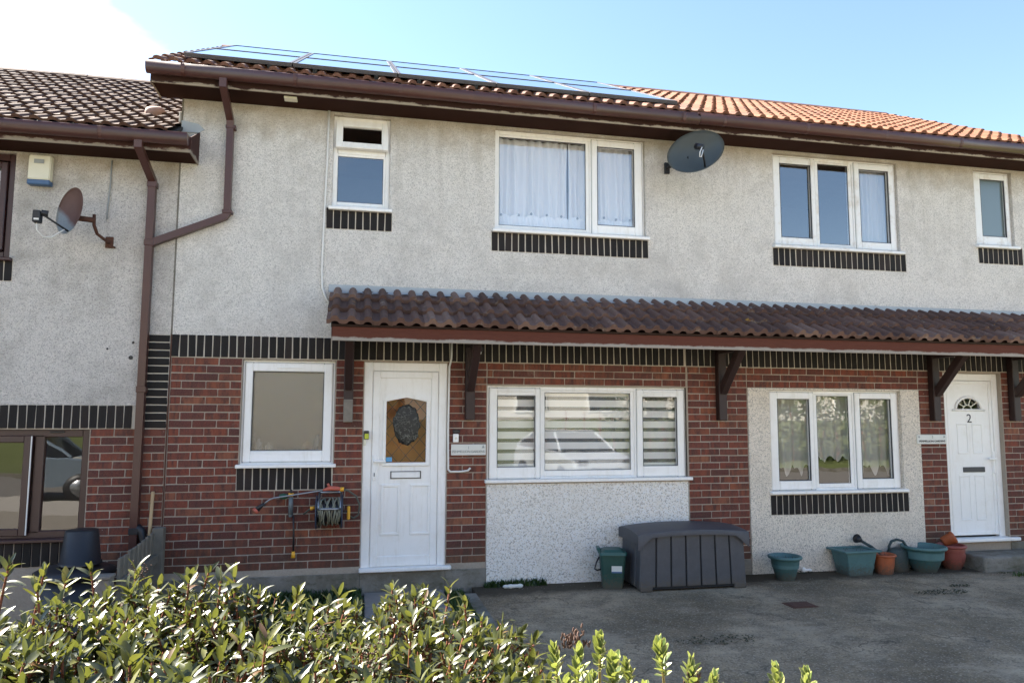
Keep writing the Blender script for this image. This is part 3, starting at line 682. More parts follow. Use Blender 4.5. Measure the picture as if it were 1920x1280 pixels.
box('sticker', 2.088, 2.15, dy+.012, dy+.0135, 1.272, 1.318, 'sticker_blue', d1)
# oval wreath seen behind the leaded glass
bm = B(); bmesh.ops.create_icosphere(bm, subdivisions=4, radius=1.0)
for v in bm.verts:
    n_ = noise.noise(v.co*3.2)*.16+noise.noise(v.co*8)*.10; v.co *= 1+n_; v.co = Vector((2.290+v.co.x*.132, .026+v.co.y*.020, 1.650+v.co.z*.200))
tag(obj('door_ornament', bm, 'wreath', None, True), 'dark oval relief ornament on the leaded glass of the first door', 'ornament')
# key safe by the first door
k = thing('key_safe', 'small lime and black key box fixed beside the first door frame', 'key safe', (1.885, -.01, 1.42))
box('body', 1.862, 1.912, -.02, .022, 1.50, 1.588, 'black_plastic', k, .006); box('front', 1.868, 1.910, -.028, -.018, 1.505, 1.558, 'lime_plastic', k, .005); box('tag', 1.858, 1.884, -.012, .0, 1.44, 1.505, 'alarm_cream', k, .003)

# second door
fy = .06
bm = B(); ox0, ox1 = D2[0], D2[1]
bx(bm, ox0, ox0+.085, fy, fy+.07, D2[2], D2[3], .006); bx(bm, ox1-.085, ox1, fy, fy+.07, D2[2], D2[3], .006); bx(bm, ox0+.083, ox1-.083, fy+.001, fy+.07, D2[3]-.085, D2[3]-.001, .006)
d2 = obj('door', bm, 'white_upvc', h2); d2['label'] = 'white front door with fanlight and number 2'
ly = fy+.02; lx0, lx1, lz0, lz1 = ox0+.087, ox1-.087, .325, D2[3]-.088
fcx, fcz, fr_ = kx(9.085, ly), 1.845, .185
bm = B()
bx(bm, lx0, lx1, ly, ly+.045, lz0, fcz); bx(bm, lx0, fcx-fr_, ly, ly+.045, fcz, lz1); bx(bm, fcx+fr_, lx1, ly, ly+.045, fcz, lz1)
arc = [(fcx+fr_*math.cos(a), fcz+fr_*.78*math.sin(a)) for a in [math.pi*i/16 for i in range(17)]]
prism_xz(bm, [(fcx+fr_, lz1)]+[(fcx-fr_, lz1)]+arc[::-1], ly, ly+.045)
obj('door_leaf', bm, 'white_upvc', d2)
bm = B(); tube(bm, [(x, ly-.006, zq) for x, zq in arc], .017, 8); tube(bm, [(fcx-fr_-.05, ly-.004, fcz-.012), (fcx+fr_+.05, ly-.004, fcz-.012)], .016, 8)
fl = obj('fanlight', bm, 'white_upvc', d2, True)
bm = B(); prism_xz(bm, arc, ly+.02, ly+.025); obj('pane', bm, 'glass_door', fl)
bm = B()
for a in (36, 72, 108, 144): tube(bm, [(fcx+.05*math.cos(R(a)), ly+.012, fcz+.04*math.sin(R(a))), (fcx+fr_*math.cos(R(a)), ly+.012, fcz+fr_*.78*math.sin(R(a)))], .007, 6)
tube(bm, [(fcx+.06*math.cos(R(a)), ly+.012, fcz+.05*math.sin(R(a))) for a in range(0, 181, 15)], .008, 6); obj('glazing_bar', bm, 'yellow_plastic' if False else 'alarm_cream', fl)
bm = B(); frame_bm(bm, lx0+.002, lx1-.002, lz0+.002, lz1-.002, .038, ly-.014, ly+.01, .005); obj('leaf_rail', bm, 'white_upvc', d2)
for a, b, c, d in ((8.905, 9.06, 1.30, 1.665), (9.12, 9.27, 1.30, 1.665), (8.905, 9.06, .50, 1.04), (9.12, 9.27, .50, 1.04)):
    bm = B(); raised(bm, kx(a, ly), kx(b, ly), c, d, ly, .018, .008); obj('moulding', bm, 'white_upvc', d2)
box('letter_box', kx(8.965, ly), kx(9.272, ly), ly-.012, ly+.004, 1.078, 1.140, 'letter_dark', d2, .004)
text_mesh('2', .15, (fcx+.005, ly-.003, 1.725), 'letter_dark', d2, 'house_number')
bm = B(); hx = lx1-.02; bx(bm, hx-.016, hx+.016, ly-.026, ly, 1.06, 1.33, .006); bx(bm, hx-.10, hx+.012, ly-.06, ly-.04, 1.225, 1.25, .006); bx(bm, hx-.01, hx+.012, ly-.045, ly-.02, 1.225, 1.25, .003); obj('handle', bm, 'white_upvc', d2)
bm = B(); bx(bm, D2[0]-.02, D2[1]+.10, -.06, .09, .265, .305, .008); obj('threshold', bm, 'white_upvc', d2)

# --- eaves, gutters, downpipes
def eaves(house, x0, x1, ze, fascmat, end_left=False, end_right=False):
    zs = ze-.16                                  # soffit level
    box('soffit', x0, x1, -.352, -.002, zs, zs+.012, 'soffit_brown', house)
    box('fascia', x0, x1, -.372, -.353, zs-.012, ze-.02, fascmat, house, .002)
    if end_left or end_right:
        xe = x0 if end_left else x1
        bm = B(); prism_yz(bm, [(-.372, zs-.013), (-.002, zs-.013), (-.002, ze+.40*TP-.05), (-.372, ze-.02)], xe-.012 if end_left else xe+.001, xe-.001 if end_left else xe+.012); obj('bargeboard', bm, fascmat, house)
    # half-round gutter
    bm = B(); pr = []
    for i in range(9):
        a = math.pi+math.pi*i/8; pr.append((-.4425+.0575*math.cos(a), ze-.052+.066*math.sin(a)*1.05+.0))
    pr = [(-.500, ze-.018)]+pr+[(-.385, ze-.018)]
    inn = [(-.4425+(y+.4425)*.93, zq+.004) for y, zq in pr]
    n = len(pr)
    for xa, xb in ((x0-.03, x1),):
        A = [bm.verts.new((xa, y, zq)) for y, zq in pr]; Bv = [bm.verts.new((xb, y, zq-(xb-xa)*.0012)) for y, zq in pr]
        A2 = [bm.verts.new((xa, y, zq)) for y, zq in inn]; B2 = [bm.verts.new((xb, y, zq-(xb-xa)*.0012)) for y, zq in inn]
        for i in range(n-1):
            bm.faces.new((A[i], A[i+1], Bv[i+1], Bv[i])); bm.faces.new((A2[i+1], A2[i], B2[i], B2[i+1]))
        bm.faces.new((A[0], Bv[0], B2[0], A2[0])); bm.faces.new((A[-1], A2[-1], B2[-1], Bv[-1]))
        bm.faces.new(A[::-1]); bm.faces.new(Bv)
    g = obj('gutter', bm, 'gutter_brown', house, True)
    for p in g.data.polygons: p.use_smooth = len(p.vertices) == 4
    x = x0+.28
    while x < x1-.1:
        bm = B(); pts = [(x, -.4425+(y+.4425)*1.035, zq-.001-(x-x0)*.0012) for y, zq in pr[:-1]]
        for i in range(len(pts)-1):
            a, b = pts[i], pts[i+1]; quad(bm, ((a[0], a[1], a[2]), (a[0]+.035, a[1], a[2]), (b[0]+.035, b[1], b[2]), (b[0], b[1], b[2])))
        obj('gutter_clip', bm, 'gutter_brown', g); x += 1.02
    return g
ZE = 5.06
eaves(h1, -.20, PARTY, ZE, 'fascia_paint', end_left=True); eaves(h2, PARTY+.002, 10.7, ZE, 'fascia_paint')
GA = 4.16/13
tiles(h1, TILES['tile_brown'], -.215, 19, EAVE_Y, ZE-.005, PITCH, 12, .32); tiles(h2, TILES['tile_orange'], -.215+19*.30, 17, EAVE_Y, ZE-.005, PITCH, 12, .32)
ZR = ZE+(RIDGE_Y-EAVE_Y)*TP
ridge(h1, -.2, 12, ZR+.02, 'tile_brown'); ridge(h2, 5.2, 12, ZR+.02, 'tile_brown')
bm = B(); sqpipe(bm, [(.455, -.440, ZE-.09), (.455, -.440, ZE-.18), (.468, -.07, 4.70), (.472, -.052, 4.60), (.474, -.05, 3.735), (.452, -.05, 3.70), (-.155, -.05, 3.425), (-.225, -.05, 3.39)], .033)
dp = obj('downpipe', bm, 'gutter_brown', h1)
for zq in (4.62, 3.75): box('pipe_bracket', .43, .525, -.088, -.0, zq-.018, zq+.018, 'gutter_brown', dp, .004)
box('soffit_vent', 1.0, 1.125, -.30, -.20, ZE-.180, ZE-.1605, 'alarm_cream', h1, .004)

# --- the lower house on the left
ZE3 = 4.395
W4 = (-2.6, -.672, .60, 1.600); W5 = (-2.9, -1.452, 3.20, 4.222)
bm = B(); holed(bm, -7, .0, 1.83, 4.40, [W5], 0.0, .16); quad(bm, ((-7, 0, 1.83), (0, 0, 1.83), (0, .05, 1.83), (-7, .05, 1.83))); obj('rendered_wall', bm, 'pebbledash_old', h3)
bm = B(); holed(bm, -7, -.0, -.8, 1.84, [W4], .006, .16); obj('mortar_wall', bm, 'mortar', h3)
shell(h3, -7, -.004, -.8, ZE3, RIDGE_Y=3.4)
lay(h3, -.668, -.004, -.55, 1.61, 1.608, -.01); 
soldiers(h3, -.0745-.0755*33, 30, 1.612, .0755)
soldiers(h3, -2.6, 25, .355, .0755); soldiers(h3, -2.9, 20, 2.985, .0745)
box('mortar_bed', -3.0, -1.415, -.0015, .02, 2.979, 3.205, 'mortar_pale', h3)
for i in range(12):
    inst('dark_brick', random.choice(DKH), h3, Matrix.Translation((-.118, -.008+random.uniform(-.001, .001), 2.515-.0755*(i+.5))) @ Matrix.Diagonal((.222/.215, 1, 1, 1)))
box('mortar_bed', -.232, -.006, -.0025, .02, 1.605, 2.517, 'mortar_pale', h3)
bm = B(); frame_bm(bm, W4[0], W4[1], W4[2], W4[3], .07, WY, WY+.075)
for m in (-1.105, -1.75): bx(bm, m-.04, m+.04, WY+.001, WY+.074, W4[2]+.05, W4[3]-.05, .005)
w4 = obj('window', bm, 'brown_frame', h3); w4['label'] = 'brown framed window with one casement standing open'
box('pane', -1.07, -.735, WY+.03, WY+.036, .66, 1.54, 'glass_low', w4)
M = Matrix.Translation((-1.14, WY-.01, 0)) @ Matrix.Rotation(R(-6), 4, 'Z')
bm = B(); frame_bm(bm, -.60, -.02, .63, 1.545, .065, -.03, .03)
for v in bm.verts: v.co = M @ v.co
obj('sash', bm, 'brown_frame', w4)
bm = B(); bx(bm, -.54, -.08, -.004, .002, .69, 1.485, 0, M); obj('pane', bm, 'glass_low', w4)
bm = B(); bx(bm, -.020, -.010, -.036, -.028, .64, 1.54, 0, M); obj('weather_seal', bm, 'cable_white', w4)
bm = B(); bx(bm, W4[0]-.02, W4[1]+.02, -.05, WY, .575, .606, .006); obj('sill', bm, 'brown_frame', w4)
box('trickle_vent', -1.02, -.9, .028, .044, 1.57, 1.585, 'black_plastic', w4, .003)
bm = B(); frame_bm(bm, W5[0], W5[1], W5[2], W5[3], .07, WY, WY+.075); w5 = obj('window', bm, 'brown_frame', h3)
bm = B(); frame_bm(bm, -2.1, W5[1]-.075, W5[2]+.08, W5[3]-.09, .055, WY-.03, WY+.05); obj('sash', bm, 'brown_frame', w5)
box('pane', -2.05, W5[1]-.13, WY+.03, WY+.036, W5[2]+.13, W5[3]-.14, 'glass', w5)
bm = B(); bx(bm, W5[0], W5[1]+.03, -.05, WY, W5[2]-.03, W5[2]+.004, .006); obj('sill', bm, 'brown_frame', w5)
room(h3, -2.8, -.4, .2, 1.75, 'room_dark'); room(h3, -3.2, -1.2, 2.8, 4.3, 'room_dark')
eaves(h3, -7, .165, ZE3, 'fascia_paint_low', end_right=True)
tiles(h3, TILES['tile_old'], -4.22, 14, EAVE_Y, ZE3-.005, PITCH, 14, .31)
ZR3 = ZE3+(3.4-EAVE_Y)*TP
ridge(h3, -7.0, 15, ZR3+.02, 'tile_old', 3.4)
# first courses over the eave beyond the party wall
0 and inst('roof_tile', TILES['tile_old'][0], h3, Matrix.Translation((-.02, EAVE_Y, ZE3-.005)) @ Matrix.Rotation(PITCH, 4, 'X') @ Matrix.Diagonal((.62, 1, 1, 1)))
bm = B(); lathe(bm, [(0.0, .07), (.05, .068), (.085, .05), (.10, .02), (.10, -.03)], 18, (0, 0, 0))
M = Matrix.Translation((-.36, .42, ZE3+.86*TP+.03)) @ Matrix.Rotation(PITCH, 4, 'X')
for v in bm.verts: v.co = M @ v.co
obj('roof_vent', bm, 'roof_vent_clay', h3, True)
bm = B(); zf = ZE3+.44*TP; prism_xz(bm, [(.002, zf+.04), (.16, zf+.015), (.22, zf-.04), (.17, zf-.075), (.002, zf-.08)], -.010, -.002); obj('lead_flashing', bm, 'lead', h1)
bm = B()
for i in range(9):
    y = -.0+i*.34; bx(bm, -.030, -.004, y, y+.33, ZE3+(y+.44)*TP+.02, ZE3+(y+.44)*TP+.14+random.uniform(-.02, .03), .006)
obj('mortar_fillet', bm, 'pavement', h3)
bm = B(); sqpipe(bm, [(-.262, -.440, ZE3-.09), (-.262, -.440, ZE3-.17), (-.226, -.06, 4.02), (-.226, -.05, 3.92), (-.226, -.05, -.5)], .034)
dp3 = obj('downpipe', bm, 'gutter_brown', h3)
for zq in (3.98, 3.40, 1.98, .66): box('pipe_bracket', -.268, -.182, -.09, -.0, zq-.03, zq+.03, 'gutter_brown' if zq > 1 else 'black_plastic', dp3, .004)
bm = B(); tube(bm, [(-.20, -.05, .70), (-.16, -.06, .66), (-.13, -.06, .55), (-.15, -.06, .40)], .035, 10); obj('overflow_pipe', bm, 'black_plastic', dp3, True)

# ------------------------------------------------------------------ tiled canopy across both houses
cn_ = thing('porch_canopy', 'long brown tiled canopy on timber brackets above the ground floor', 'canopy', (5.9, 0, 2.5))
CP = R(29.5); CE_Y, CE_Z = -.735, 2.575
tiles(cn_, CTILES, 1.49, 31, CE_Y, CE_Z, CP, 3, .287)
box('fascia', 1.545, 10.9, -.685, -.66, 2.432, 2.562, 'canopy_paint', cn_, .003)
bm = B(); bx(bm, 1.53, 10.9, 0, .86, -.045, -.012, 0, Matrix.Translation((0, CE_Y+.05, CE_Z+.02)) @ Matrix.Rotation(CP, 4, 'X')); obj('roof_board', bm, 'bracket_paint', cn_)
bm = B(); prism_yz(bm, [(-.66, 2.44), (-.02, 2.80), (-.02, 2.98), (-.66, 2.585)], 1.535, 1.552); obj('end_board', bm, 'canopy_paint', cn_)
bm = B(); n = 120
for i in range(n):
    xa, xb = 1.475+i*(10.9-1.475)/n, 1.475+(i+1)*(10.9-1.475)/n
    w0 = .006*math.sin(i*2.1); w1 = .006*math.sin((i+1)*2.1)
    quad(bm, ((xa, -.006, 3.072), (xb, -.006, 3.072), (xb, -.012, 3.005), (xa, -.012, 3.005)))
    quad(bm, ((xa, -.012, 3.005), (xb, -.012, 3.005), (xb, -.10+w1, 2.975+w1), (xa, -.10+w0, 2.975+w0)))
obj('lead_flashing', bm, 'lead', cn_)
def bracket(x, worn=False):
    bm = B(); bx(bm, x-.047, x+.047, -.095, -.004, 1.70, 2.56, .006); b = obj('bracket', bm, 'bracket_paint', cn_)
    if worn: b['label'] = 'bracket post with bare weathered foot'
    bm = B(); bx(bm, x-.042, x+.042, -.655, -.09, 2.445, 2.535, .005); obj('arm', bm, 'bracket_paint', b)
    p0, p1 = Vector((x, -.085, 2.02)), Vector((x, -.52, 2.47)); d = (p1-p0); L = d.length
    bm = B(); bx(bm, -.04, .04, -.045, .045, 0, L, .005, Matrix.Translation(p0) @ Matrix.Rotation(math.atan2(-d.y, d.z), 4, 'X').inverted().inverted()); obj('strut', bm, 'bracket_paint', b)
    if worn: box('bare_foot', x-.046, x+.046, -.100, -.003, 1.675, 1.90, 'weathered_wood', b, .004)
for x, wq in ((1.70, True), (2.935, False), (5.785, False), (8.575, False), (9.72, False)): bracket(x, wq)

# ------------------------------------------------------------------ solar panels on the first house
PYB, PZB = -.25, 5.27; PX = [.04, 1.065, 2.119, 3.16, 4.20, 5.243]; PT = math.atan(.5386); PL = 2.742/math.cos(PT)/2
names = ['leftmost', 'second from the left', 'middle', 'fourth from the left', 'rightmost']
for r_ in range(2):
    for i in range(5):
        t_ = thing('solar_panel', '%s solar panel in the %s row on the roof' % (names[i], ('lower', 'upper')[r_]), 'solar panel', (PX[i], PYB, PZB), 'solar panels on the roof')
        M = Matrix.Translation((PX[i], PYB, PZB)) @ Matrix.Rotation(PT, 4, 'X') @ Matrix.Translation((0, r_*PL, 0)); w_ = PX[i+1]-PX[i]
        bm = B(); f_ = .028
        for q in ((.006, w_-.006, .004, f_), (.006, w_-.006, PL-f_, PL-.004), (.006, f_+.006, f_, PL-f_), (w_-f_-.006, w_-.006, f_, PL-f_)): bx(bm, q[0], q[1], q[2], q[3], -.04, 0, 0, M)
        obj('frame', bm, 'solar_frame', t_)
        bm = B(); bx(bm, f_, w_-f_, f_-.003, PL-f_+.003, -.03, -.006, 0, M); obj('glass_face', bm, 'solar_cell', t_)
        bm = B(); bx(bm, .2, .24, -.02, PL, -.085, -.042, 0, M); bx(bm, w_-.24, w_-.2, -.02, PL, -.085, -.042, 0, M); obj('mounting_rail', bm, 'solar_dark', t_)

# ------------------------------------------------------------------ curtains and blinds
def drape(name, label, x0, x1, z0, z1, y, mat, folds, amp, seed, hem=0.0, group='net curtains', scallop=0.0):
    rg = random.Random(seed); bm = B(); nx, nz = max(40, int(folds*9)), 14; ph = [rg.uniform(0, 6.28) for _ in range(5)]
    g = []
    for j in range(nz+1):
        v = j/nz; row = []
        for i in range(nx+1):
            u = i/nx; q = u*folds*6.283
            f = (math.sin(q+ph[0]+.8*math.sin(q*.31+ph[1]))+.5*math.sin(q*.47+ph[2]))*amp*(.55+.45*(1-v))
            zb = z0+scallop*(abs(math.sin(u*math.pi*3.0+ph[3]))*.7+.3*math.sin(u*37+ph[4])*.5)
            row.append(bm.verts.new((x0+(x1-x0)*u+.008*math.sin(q*.5+v*3), y+f, zb+(z1-zb)*v)))
        g.append(row)
    for j in range(nz):
        for i in range(nx): bm.faces.new((g[j][i], g[j][i+1], g[j+1][i+1], g[j+1][i]))
    t_ = thing(name, label, 'curtain', ((x0+x1)/2, y, z0), group)
    obj('fabric', bm, mat, t_, True)
    if hem:
        bm = B(); g = []
        for j in range(7):
            v = j/6; row = []
            for i in range(nx+1):
                u = i/nx; q = u*folds*.55*6.283
                f = (1-v)*(.035+.03*math.sin(q+ph[1]))+.006*math.sin(q*4)
                row.append(bm.verts.new((x0+(x1-x0)*u, y-.03-f*.8, z0-.02+(hem+.03*abs(math.sin(q*.5)))*v+(1-v)*.03*abs(math.sin(q*.5+ph[2])))))
            g.append(row)
        for j in range(6):
            for i in range(nx): bm.faces.new((g[j][i], g[j][i+1], g[j+1][i+1], g[j+1][i]))
        obj('frill', bm, mat, t_, True)
        bm = B(); k_ = int((x1-x0)/.14)
        for i in range(k_):
            x = x0+(i+.5)*(x1-x0)/k_+rg.uniform(-.02, .02); bmesh.ops.create_icosphere(bm, subdivisions=1, radius=.016, matrix=Matrix.Translation((x, y-.05, z0+hem+rg.uniform(-.01, .02))))
        obj('bow', bm, 'sign_grey', t_)
    return t_
drape('net_curtain', 'white gathered net curtain with frilled hem in wide upstairs pane', 3.22, 4.06, 3.80, 4.82, .16, 'net_white', 9, .030, 3, .15)
drape('net_curtain', 'white gathered net curtain across the small upstairs casement', 4.065, 4.88, 3.80, 4.82, .165, 'net_white', 9, .030, 5, .16)
drape('net_curtain', 'pale net curtain in right light of upstairs window above lace window', 7.70, 8.2, 3.78, 4.80, .16, 'net_sheer', 8, .016, 8)
drape('lace_curtain', 'scalloped lace curtain in the left light beside the beige wall', 6.52, 7.07, 1.06, 2.02, .18, 'lace', 5, .014, 11, scallop=.16)
drape('lace_curtain', 'scalloped lace curtain in the middle light of the ground floor window', 7.09, 7.62, 1.20, 2.02, .19, 'lace', 5, .014, 12, scallop=.10)
drape('lace_curtain', 'scalloped lace curtain in the right light nearest door 2', 7.64, 8.20, 1.06, 2.02, .18, 'lace', 5, .014, 13, scallop=.16)
for a, b, lab in ((3.20, 3.725, 'striped day and night blind in left casement of wide ground floor window'), (3.735, 4.83, 'striped day and night blind in the big middle pane'), (4.84, 5.36, 'striped day and night blind in right casement beside brick pier')):
    t_ = thing('roller_blind', lab, 'blind', ((a+b)/2, .16, 2.03), 'striped roller blinds')
    bm = B(); tube(bm, [(a, .17, 2.045), (b, .17, 2.045)], .022, 10); obj('roller', bm, 'sign_white', t_)
    z_ = 2.03; k_ = 0
    while z_ > 1.12:
        h_ = .074 if k_ % 2 == 0 else .040
        bm = B(); quad(bm, ((a, .128, z_-h_), (b, .128, z_-h_), (b, .128, z_), (a, .128, z_))); obj('fabric_band', bm, 'blind_opaque' if k_ % 2 == 0 else 'blind_sheer', t_)
        z_ -= h_; k_ += 1
    bm = B(); tube(bm, [(a, .128, z_), (b, .128, z_)], .006, 8); obj('bottom_bar', bm, 'sign_white', t_)

# ------------------------------------------------------------------ things fixed to the walls
def dish(name, label, centre, facing, rx, rz, mat, mount, tilt=0):
    t_ = thing(name, label, 'satellite dish', mount)
    d = Vector(facing).normalized(); M = Matrix.Translation(centre) @ d.to_track_quat('Z', 'Y').to_matrix().to_4x4() @ Matrix.Rotation(R(tilt), 4, 'Z')
    bm = B(); rings = []; n = 36
    for j in range(9):
        q = j/8; rings.append([bm.verts.new(M @ Vector((rx*q*math.cos(2*math.pi*k/n), rz*q*math.sin(2*math.pi*k/n), .16*rx*2*q*q-.10*rx))) for k in range(n)] if j else [bm.verts.new(M @ Vector((0, 0, -.10*rx)))])
    for k in range(n): bm.faces.new((rings[0][0], rings[1][k], rings[1][(k+1) % n]))
    for a, b in zip(rings[1:], rings[2:]):
        for k in range(n): bm.faces.new((a[k], b[k], b[(k+1) % n], a[(k+1) % n]))
    bmesh.ops.solidify(bm, geom=bm.faces[:], thickness=.008)
    obj('reflector', bm, mat, t_, True)
    return t_, M
DT = 26
t_, M = dish('satellite_dish', 'large clean grey satellite dish on the wall beneath the eaves', (5.345, -.40, 4.605), (-.20, -.93, .10), .335, .225, 'dish_grey', (5.18, 0, 4.55), DT)
# tilt of the long axis
t_.rotation_euler = (0, 0, 0)
M2 = M @ Matrix.Rotation(R(18), 4, 'Z')
bm = B(); a0 = M @ Vector((.02, -.205, .03)); a1 = M @ Vector((-.02, -.06, .30)); tube(bm, [a0, a1], .011, 8); obj('feed_arm', bm, 'dark_metal', t_, True)
bm = B(); tube(bm, [a1, M @ Vector((-.03, -.0, .22))], [.03, .036], 12); obj('receiver', bm, 'black_plastic', t_, True)
bm = B(); tube(bm, [a1, a1+Vector((-.03, -.01, -.06)), a1+Vector((-.035, -.01, -.11)), a1+Vector((-.015, -.01, -.11)), a1+Vector((.012, 0, -.03))], .006, 6); obj('cable', bm, 'cable_white', t_, True)
bm = B(); bx(bm, 5.165, 5.225, -.03, -.001, 4.50, 4.63, .004); tube(bm, [(5.195, -.02, 4.565), (5.22, -.20, 4.56), (5.30, -.36, 4.58)], .019, 8); bx(bm, 5.27, 5.38, -.345, -.27, 4.53, 4.67, .01); obj('wall_bracket', bm, 'dark_metal', t_)
t_, M = dish('satellite_dish', 'small rusted satellite dish with peeling face on the lower house', (-.80, -.36, 3.585), (-.60, -.76, .12), .185, .225, 'dish_rusty', (-.66, 0, 3.42))
bm = B(); a0 = M @ Vector((.02, -.20, .02)); a1 = Vector((-.985, -.56, 3.505)); tube(bm, [a0, a1], .009, 8); obj('feed_arm', bm, 'dark_metal', t_, True)
bm = B(); bx(bm, -1.045, -.985, -.60, -.53, 3.42, 3.53, .006); tube(bm, [(-.99, -.56, 3.515), (-.94, -.54, 3.51)], [.028, .03], 10); lb = obj('receiver', bm, 'dark_metal', t_)
box('label_strip', -1.03, -.99, -.604, -.600, 3.44, 3.455, 'cable_white', lb)
bm = B(); tube(bm, [(-1.02, -.56, 3.42), (-1.02, -.55, 3.36), (-.98, -.52, 3.31), (-.92, -.5, 3.31), (-.87, -.46, 3.37), (-.84, -.44, 3.40)], .006, 6); obj('cable', bm, 'cable_white', t_, True)
bm = B(); tube(bm, [(-.78, -.33, 3.54), (-.66, -.26, 3.545)], .026, 8); tube(bm, [(-.66, -.26, 3.60), (-.66, -.25, 3.50), (-.645, -.20, 3.43), (-.61, -.10, 3.40), (-.59, -.02, 3.39)], .015, 8); obj('wall_bracket', bm, 'rust', t_, True)
bm = B(); bx(bm, -.63, -.56, -.016, -.001, 3.34, 3.45, .004); tube(bm, [(-.60, -.02, 3.37), (-.54, -.01, 3.345)], .010, 6); obj('wall_plate', bm, 'rust', t_)

t_ = thing('alarm_box', 'cream burglar alarm box with blue base under the lower eaves', 'alarm box', (-1.24, 0, 3.9))
bm = B(); prism_yz(bm, [(-.001, 3.955), (-.085, 3.955), (-.075, 4.19), (-.001, 4.20)], -1.315, -1.125); bmesh.ops.bevel(bm, geom=bm.edges[:], offset=.008, segments=2, affect='EDGES'); obj('cover', bm, 'alarm_cream', t_)
bm = B(); bx(bm, -1.317, -1.123, -.088, -.001, 3.905, 3.954, .008); obj('strobe', bm, 'alarm_blue', t_)
box('badge', -1.265, -1.18, -.086, -.0835, 4.11, 4.15, 'sign_grey', t_, .002)

def cable(label, pts, rad, mat='cable_white', cat='cable'):
    bm = B(); tube(bm, pts, rad, 8); o = obj('wall_cable', bm, mat, None, True); return tag(o, label, cat, 'cables clipped to the walls')
cable('white cable running down beside the bathroom window to the canopy', [(1.428, -.012, 4.90), (1.424, -.012, 4.4), (1.408, -.012, 3.7), (1.402, -.012, 3.2), (1.410, -.014, 3.03), (1.45, -.015, 2.93), (1.50, -.02, 2.85)], .011)
cable('white cable down the right of the first door frame ending in a hook', [(2.745, -.012, 2.50), (2.742, -.012, 2.33), (2.722, -.012, 2.25), (2.716, -.012, 1.6), (2.722, -.012, 1.19), (2.745, -.012, 1.168), (2.86, -.012, 1.168), (2.925, -.02, 1.178), (2.95, -.03, 1.205)], .011)
cable('thin grey cable on the lower house beside the rusted dish', [(-.615, -.008, 4.21), (-.617, -.008, 3.95), (-.628, -.008, 3.75), (-.630, -.008, 3.62)], .007, 'sign_grey')
t_ = thing('name_sign', 'white street name plate on brick between first door and wide window', 'sign', (2.93, 0, 1.33), 'street name plates')
box('plate', 2.748, 3.112, -.022, -.004, 1.335, 1.448, 'sign_white', t_, .004); text_mesh('1', .045, (2.93, -.024, 1.412), 'sign_grey', t_); text_mesh('PENMELLION GARDENS', .036, (2.93, -.024, 1.372), 'sign_grey', t_, spacing=.86)
bm = B(); prism_xz(bm, [(3.068, 1.408), (3.10, 1.408), (3.084, 1.442)], -.0245, -.022); obj('emblem', bm, 'sign_grey', t_)
t_ = thing('name_sign', 'white street name plate between the beige panel and door 2', 'sign', (8.53, 0, 1.42), 'street name plates')
box('plate', 8.325, 8.738, -.026, -.006, 1.425, 1.535, 'sign_white', t_, .004); text_mesh('2', .042, (8.535, -.028, 1.508), 'sign_grey', t_); text_mesh('PENMELLION GARDENS', .036, (8.53, -.028, 1.458), 'letter_dark', t_, spacing=.92)
for x in (8.35, 8.70):
    bm = B(); lathe(bm, [(0, 0), (.014, 0), (.014, .003), (0, .003)], 12); 
    for v in bm.verts: v.co = Matrix.Translation((x, -.026, 1.51)) @ Matrix.Rotation(R(90), 4, 'X') @ v.co
    obj('screw', bm, 'grey_metal', t_)
t_ = thing('door_bell', 'small white bell push under a black cover beside first door', 'door bell', (2.80, 0, 1.47))
box('cover', 2.766, 2.838, -.03, -.003, 1.562, 1.598, 'black_plastic', t_, .006); box('button_box', 2.768, 2.826, -.024, -.003, 1.468, 1.555, 'white_upvc', t_, .006)
bm = B(); lathe(bm, [(0, 0), (.012, 0), (.010, .004), (0, .005)], 14)
for v in bm.verts: v.co = Matrix.Translation((2.797, -.024, 1.51)) @ Matrix.Rotation(R(90), 4, 'X') @ v.co
obj('push_button', bm, 'alarm_cream', t_)
t_ = thing('security_light', 'small black sensor light tucked under the canopy by the second bracket', 'lamp', (3.02, -.1, 2.42))
bm = B(); bx(bm, 2.97, 3.05, -.20, -.10, 2.40, 2.45, .01); tube(bm, [(3.0, -.12, 2.44), (3.0, -.02, 2.46)], .015, 8); obj('housing', bm, 'black_plastic', t_); box('sensor', 2.99, 3.03, -.19, -.15, 2.375, 2.402, 'white_upvc', t_, .006)
# small fixings left in the lower house's wall
for i, (x, zq, rr) in enumerate(((-.335, 2.43, .012), (-.35, 2.285, .020), (-.56, 2.365, .010))):
    bm = B(); lathe(bm, [(0, .004), (rr, .004), (rr, 0), (rr*.6, -.002)], 12)
    for v in bm.verts: v.co = Matrix.Translation((x, -.001, zq)) @ Matrix.Rotation(R(90), 4, 'X') @ v.co
    obj('wall_hole', bm, 'black_plastic', h3)

